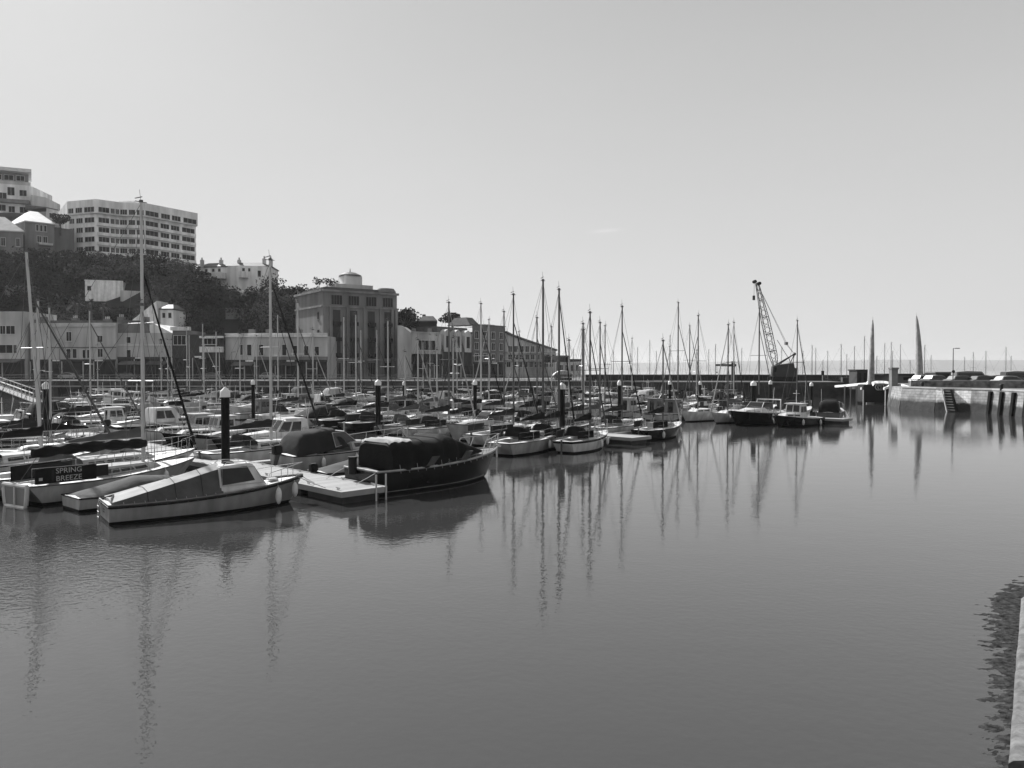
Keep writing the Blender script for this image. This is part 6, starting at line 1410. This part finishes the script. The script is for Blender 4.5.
for x0_, x1_, Y in ((862, 870, 108), (885, 892, 105)):
    mb = MB(); mb.loft([[(X_(px, Y), Y + o, H_(py, Y)), (X_(px, Y), Y + o, H_(py, Y) + .3), (X_(px, Y) , Y + o + .35, H_(py, Y) + .3), (X_(px, Y), Y + o + .35, H_(py, Y))] for px, py, o in ((x0_ - .5, 389.8, 0), (x0_ + 2.5, 388.6, -.2), (x0_ + 5, 386.6, -.1), (x0_ + 6, 383.5, 0))]); mb.build('curved_bracket', 'paint_white', fb)
mb = MB(); mb.box(X_(862, 108), X_(893, 107), 107.5, 109.5, .2, H_(384.5, 108)); mb.build('gate_chamber', 'shop_dark', fb, bevel=.1)
mb = MB()
for px in (878.5, 881, 884): mb.loft([[(X_(px, 107.3) + q * math.cos(a), 107.3 , H_(387, 107) + q * math.sin(a)) for a in [2 * PI * k / 12 for k in range(12)]] for q in (.5, .35)], cap=False)
for px in (876.5, 884): mb.tube([(X_(px, 107.3) + .5 * math.cos(a), 107.3, H_(386.6, 107) + .42 * math.sin(a)) for a in [PI * k / 8 for k in range(9)]], .09, 5)
mb.build('gate_wheel', 'alu', fb)
for px, y1 in ((863.5, 390), (885.5, 390)):
    mb = MB(); Y = 104; mb.cyl(X_(px, Y), Y, -1, H_(y1, Y), .06, 8); mb.build('support_post', 'paint_white', fb)
for px in (848, 854, 860, 900, 906, 912):
    Y = 112 if px < 890 else 100; mb = MB(); mb.cyl(X_(px, Y), Y + 1, -1, H_(386.5 if px < 890 else 388.5, Y), .12, 8); mb.build('trestle_post', 'alu_dark', fb)
gp = empty('gate_pillar', (X_(893.5, 103), 103, -1), 0, 'square grey pillar rising beside the footbridge gate', 'pillar')
mb = MB(); hgt = H_(367.5, 103) + 1; mb.box(-.42, .42, -.42, .42, 0, hgt); mb.build('shaft', 'stone', gp, bevel=.04); mb = MB(); mb.box(-.5, .5, -.5, .5, hgt - .25, hgt + .0); mb.build('cap_stone', 'stone', gp, bevel=.03)
def pylon(px0, px1, top, wbase, Y, zb, bend, lab):
    e = empty('pylon', (0, 0, 0), 0, lab, 'pylon', 'curved pylons of the footbridge'); mb = MB(); secs = []
    zt = H_(top, Y)
    for i in range(17):
        s = i / 16; z = zb + (zt - zb) * s; x = X_(px0 + (px1 - px0) * s, Y) + bend * math.sin(PI * s * .9); r = wbase / 2 * (1 - s) ** .55 + .05
        secs.append([(x + r * math.cos(2 * PI * k / 12), Y + r * 1.3 * math.sin(2 * PI * k / 12), z) for k in range(12)])
    mb.loft(secs); mb.build('shaft', 'pylon_stone', e, smooth=50)
    mb = MB(); mb.cyl(X_(px1, Y), Y, zt - .02, zt + .5, .05, 8, r2=.02); mb.build('finial', 'paint_white', e)
pylon(870.3, 872.2, 320, .98, 112, -1, 0, 'slim curved pylon at the seaward end of the footbridge, the shorter one')
pylon(919, 915.5, 316, 1.0, 112, QH - .1, .18, 'slim curved pylon on the stone pier side of the footbridge, the taller one')

# things on the stone pier
def shed(name, label, cat, p0, p1, Y, top, m, roofm, depth=4, over=.5, base=None, nwin=3):
    e = empty(name, (0, 0, 0), 0, label, cat); x0, x1 = X_(p0, Y), X_(p1, Y); zt = H_(top, Y); zb = QH if base is None else base
    mb = MB(); mb.box(x0, x1, Y, Y + depth, zb, zt - .2); mb.build('wall', m, e); mb = MB(); mb.box(x0 - over, x1 + over, Y - over, Y + depth + over, zt - .195, zt); mb.build('roof', roofm, e)
    for k in range(nwin): window(e, (x0, Y), (x1, Y), (k + .2) / nwin, (k + .75) / nwin, zb + .45, zt - .55, 2, sub=False)
    return e
shed('harbour_office', 'low pavilion with a dark flat overhanging roof behind the taller pylon', 'pavilion', 887, 928, 124, 373.8, 'render_grey', 'shop_dark', 5, .8)
shed('control_hut', 'small dark hut behind the shorter pylon', 'hut', 857, 868, 126, 369.5, 'render_dark', 'shop_dark', 3, .15, base=1.5, nwin=2)
shed('quay_shelter', 'dark ribbed shelter beside the tall street lamp', 'shelter', 935.5, 951, 118, 371.8, 'shop_dark', 'render_grey', 3, .05, nwin=4)
lw = empty('promenade_wall', (0, 0, 0), 0, 'low mottled stone promenade wall across the stone pier in front of the parked cars', 'wall')
mb = MB(); wall_strip(mb, [(48.9, 94.4), (58, 92.5), (76, 88), (110, 76)], QH + .001, QH + .8, .5); mb.build('wall_face', 'stone_wall', lw); mb = MB(); wall_strip(mb, [(48.9, 94.35), (58, 92.45), (76, 87.95), (110, 75.95)], QH + .802, QH + .88, .6); mb.build('coping', 'concrete', lw)
mb = MB(); wall_strip(mb, [(57.3, 133.4), (66, 131.5), (72, 126)], -1.5, QH + .75, 1.5, .1)
tag(mb.build('lock_wall', 'quay_stone'), 'rough stone lock wall between the footbridge and the flat-roofed pavilion', 'wall')
def car(px, Y, m, rz, lab, van=False):
    e = empty('parked_car', (X_(px, Y), Y, QH), rz, lab, 'car', 'vehicles parked on the stone pier')
    body = [(-2.1, .32), (-2.15, .75), (-1.95, .95), (-1.2, 1.0), (1.0, .96), (1.9, .8), (2.1, .6), (2.1, .32)] if not van else [(-2.3, .35), (-2.35, 1.0), (-2.3, 1.15), (1.3, 1.15), (2.1, .95), (2.3, .7), (2.3, .35)]
    roof = [(-1.7, .9), (-1.35, 1.38), (-.5, 1.47), (.35, 1.42), (1.15, .93)] if not van else [(-2.28, 1.1), (-2.2, 1.9), (-1, 2.0), (.9, 1.95), (1.55, 1.1)]
    mb = MB(); mb.loft([[(x, y, z) for x, z in body] for y in (-.85, .85)]); mb.build('body', m, e, bevel=.06, smooth=40)
    mb = MB(); mb.loft([[(x * .99, y * (1 if z < 1 else .84), z) for x, z in roof] for y in (-.78, .78)]); r = mb.build('cabin', m, e, bevel=.05, smooth=40)
    mb = MB()
    for y in (-.775, .775):
        s = -1 if y < 0 else 1; ins = [(x * .88 - .05, .98 + (z - .93) * .72 if not van else 1.2 + (z - 1.1) * .7) for x, z in roof]
        mb.loft([[(x, y * (1 - .12 * (z - .93) / .5) + q * s, z) for x, z in ins] for q in (-.02, .03)])
    mb.build('window', 'glass', r)
    for x in (-1.35, 1.3):
        for y in (-.82, .82):
            mb = MB(); mb.loft([[(x + .32 * math.cos(2 * PI * k / 14), y + q, .32 + .32 * math.sin(2 * PI * k / 14)) for k in range(14)] for q in (-.1, .1)]); w_ = mb.build('wheel', 'rubber', e)
            mb = MB(); mb.loft([[(x + .18 * math.cos(2 * PI * k / 10), y + q, .32 + .18 * math.sin(2 * PI * k / 10)) for k in range(10)] for q in (-.11, .11)]); mb.build('rim', 'alu', w_)
    for y in (-.6, .6):
        mb = MB(); mb.box(2.08 if not van else 2.28, 2.13 if not van else 2.33, y - .15, y + .15, .6, .72); mb.build('headlight', 'fender', e)
for a in ((962, 98, 'car_grey', .1, 'grey car parked nearest the tall street lamp'), (972.5, 100, 'car_grey', -.1, 'mid grey van parked past the grey car on the stone pier', True), (985, 97, 'car_dark', .05, 'dark car parked behind the first black fender timber'), (997, 99, 'car_grey', 0, 'mid grey car parked behind the middle fender timber'), (1010, 95, 'car_light', .1, 'pale car parked behind the last fender timber in view'), (1020, 100, 'car_dark', .0, 'dark van parked at the far edge of the view', True), (937, 104, 'car_grey', .3, 'grey car parked behind the rough pier wall'), (925, 106, 'car_light', .3, 'pale car parked beside the taller pylon')):
    car(*a)
# quay traffic before the buildings
for px, Y, m, lab in ((70, 160, 'car_light', 'pale car on the harbour road below the cornice building'), (128, 160, 'car_dark', 'dark car on the harbour road below the mottled terrace'), (213, 160, 'car_grey', 'grey car on the harbour road below the cafe'), (270, 160, 'car_light', 'pale car on the harbour road below the cream building')):
    x, y = X_(px, Y), Y; car(px, Y, m, 0, lab)
# bollards along the pier edge
for k, (x, y) in enumerate(((49.3, 92.5), (52.4, 82.4), (54, 77.4))):
    e = empty('bollard', (x, y, QH), 0, ['dark iron bollard over the rough pier wall', 'dark iron bollard over the white painted patch', 'dark iron bollard above the fender timbers'][k], 'bollard', 'iron bollards on the stone pier'); mb = MB(); mb.cyl(0, 0, 0, .55, .16, 10); mb.cyl(0, 0, .552, .7, .24, 10, r2=.18); mb.build('post', 'black', e)

# yachts of the outer harbour, behind the breakwater and pier
outer = [(567, 340), (575, 350), (612, 352), (639, 348), (648, 341), (655, 352), (672, 336), (710, 350), (717, 345), (743, 349), (783, 348), (804, 352), (810, 346), (814, 349), (826, 352), (839, 345), (848, 355), (856, 347), (866, 337), (878, 357), (886, 344), (893, 343), (902, 345), (909, 361), (922, 350), (926, 346), (932, 356), (963, 358), (972, 353), (984, 352), (1004, 348), (1012, 357), (824, 361), (894, 352), (730, 352), (700, 347), (629, 354)]
rgo = random.Random(4)
OW = ['short', 'mid-height', 'tall', 'slim', 'plain', 'pale']
for k, (px, ty_) in enumerate(sorted(outer)):
    Y = rgo.uniform(175, 232) if px > 600 else rgo.uniform(165, 178); Y = 178 + (k * 37 % 50) if px > 600 else Y
    mh = H_(ty_, Y); L = min(12, max(7.5, mh * .85))
    near = 'the middle group of masts' if px < 640 else 'the T-shaped hoist' if px < 745 else 'the crane' if px < 830 else 'the shorter pylon' if px < 884 else 'the taller pylon' if px < 940 else 'the parked cars on the pier'
    e, H = yacht('sailing_yacht', (X_(px, Y), Y, 0), rgo.uniform(0, 6.28) if False else rgo.choice([.3, 2.9, 3.4, -.2]), L, mh, rgo.choice(['white', 'cream', 'slate']), 'charcoal', None, random.Random(k), .55, far=True, hood=False, lifes=False, mcol='alu_dark')
    i_ = k; grp = [p for p, t in sorted(outer) if (p < 640) == (px < 640) and ((p < 745) == (px < 745)) and ((p < 830) == (px < 830)) and ((p < 884) == (px < 884)) and ((p < 940) == (px < 940))]
    setlab(e, f'outer yacht behind {near}, {ORD[grp.index(px)]} mast there from the town side', 'yacht', 'yachts in the outer harbour')

# haze over the bay
mb = MB(); mb.box(-9400, 9600, -60, 9500, -3, 135)
hz = mb.build('haze', 'glass'); hz.data.materials.clear(); m = bpy.data.materials.new('haze'); m.use_nodes = True; nt = m.node_tree; nt.nodes.clear()
o_ = nd(nt, 'ShaderNodeOutputMaterial'); vs_ = nd(nt, 'ShaderNodeVolumePrincipled'); vs_.inputs['Color'].default_value = (.9, .9, .9, 1); vs_.inputs['Density'].default_value = .00009; vs_.inputs['Anisotropy'].default_value = .3
nt.links.new(vs_.outputs[0], o_.inputs['Volume']); hz.data.materials.append(m); tag(hz, 'thin sea haze over the harbour and the bay', 'haze', kind='stuff')
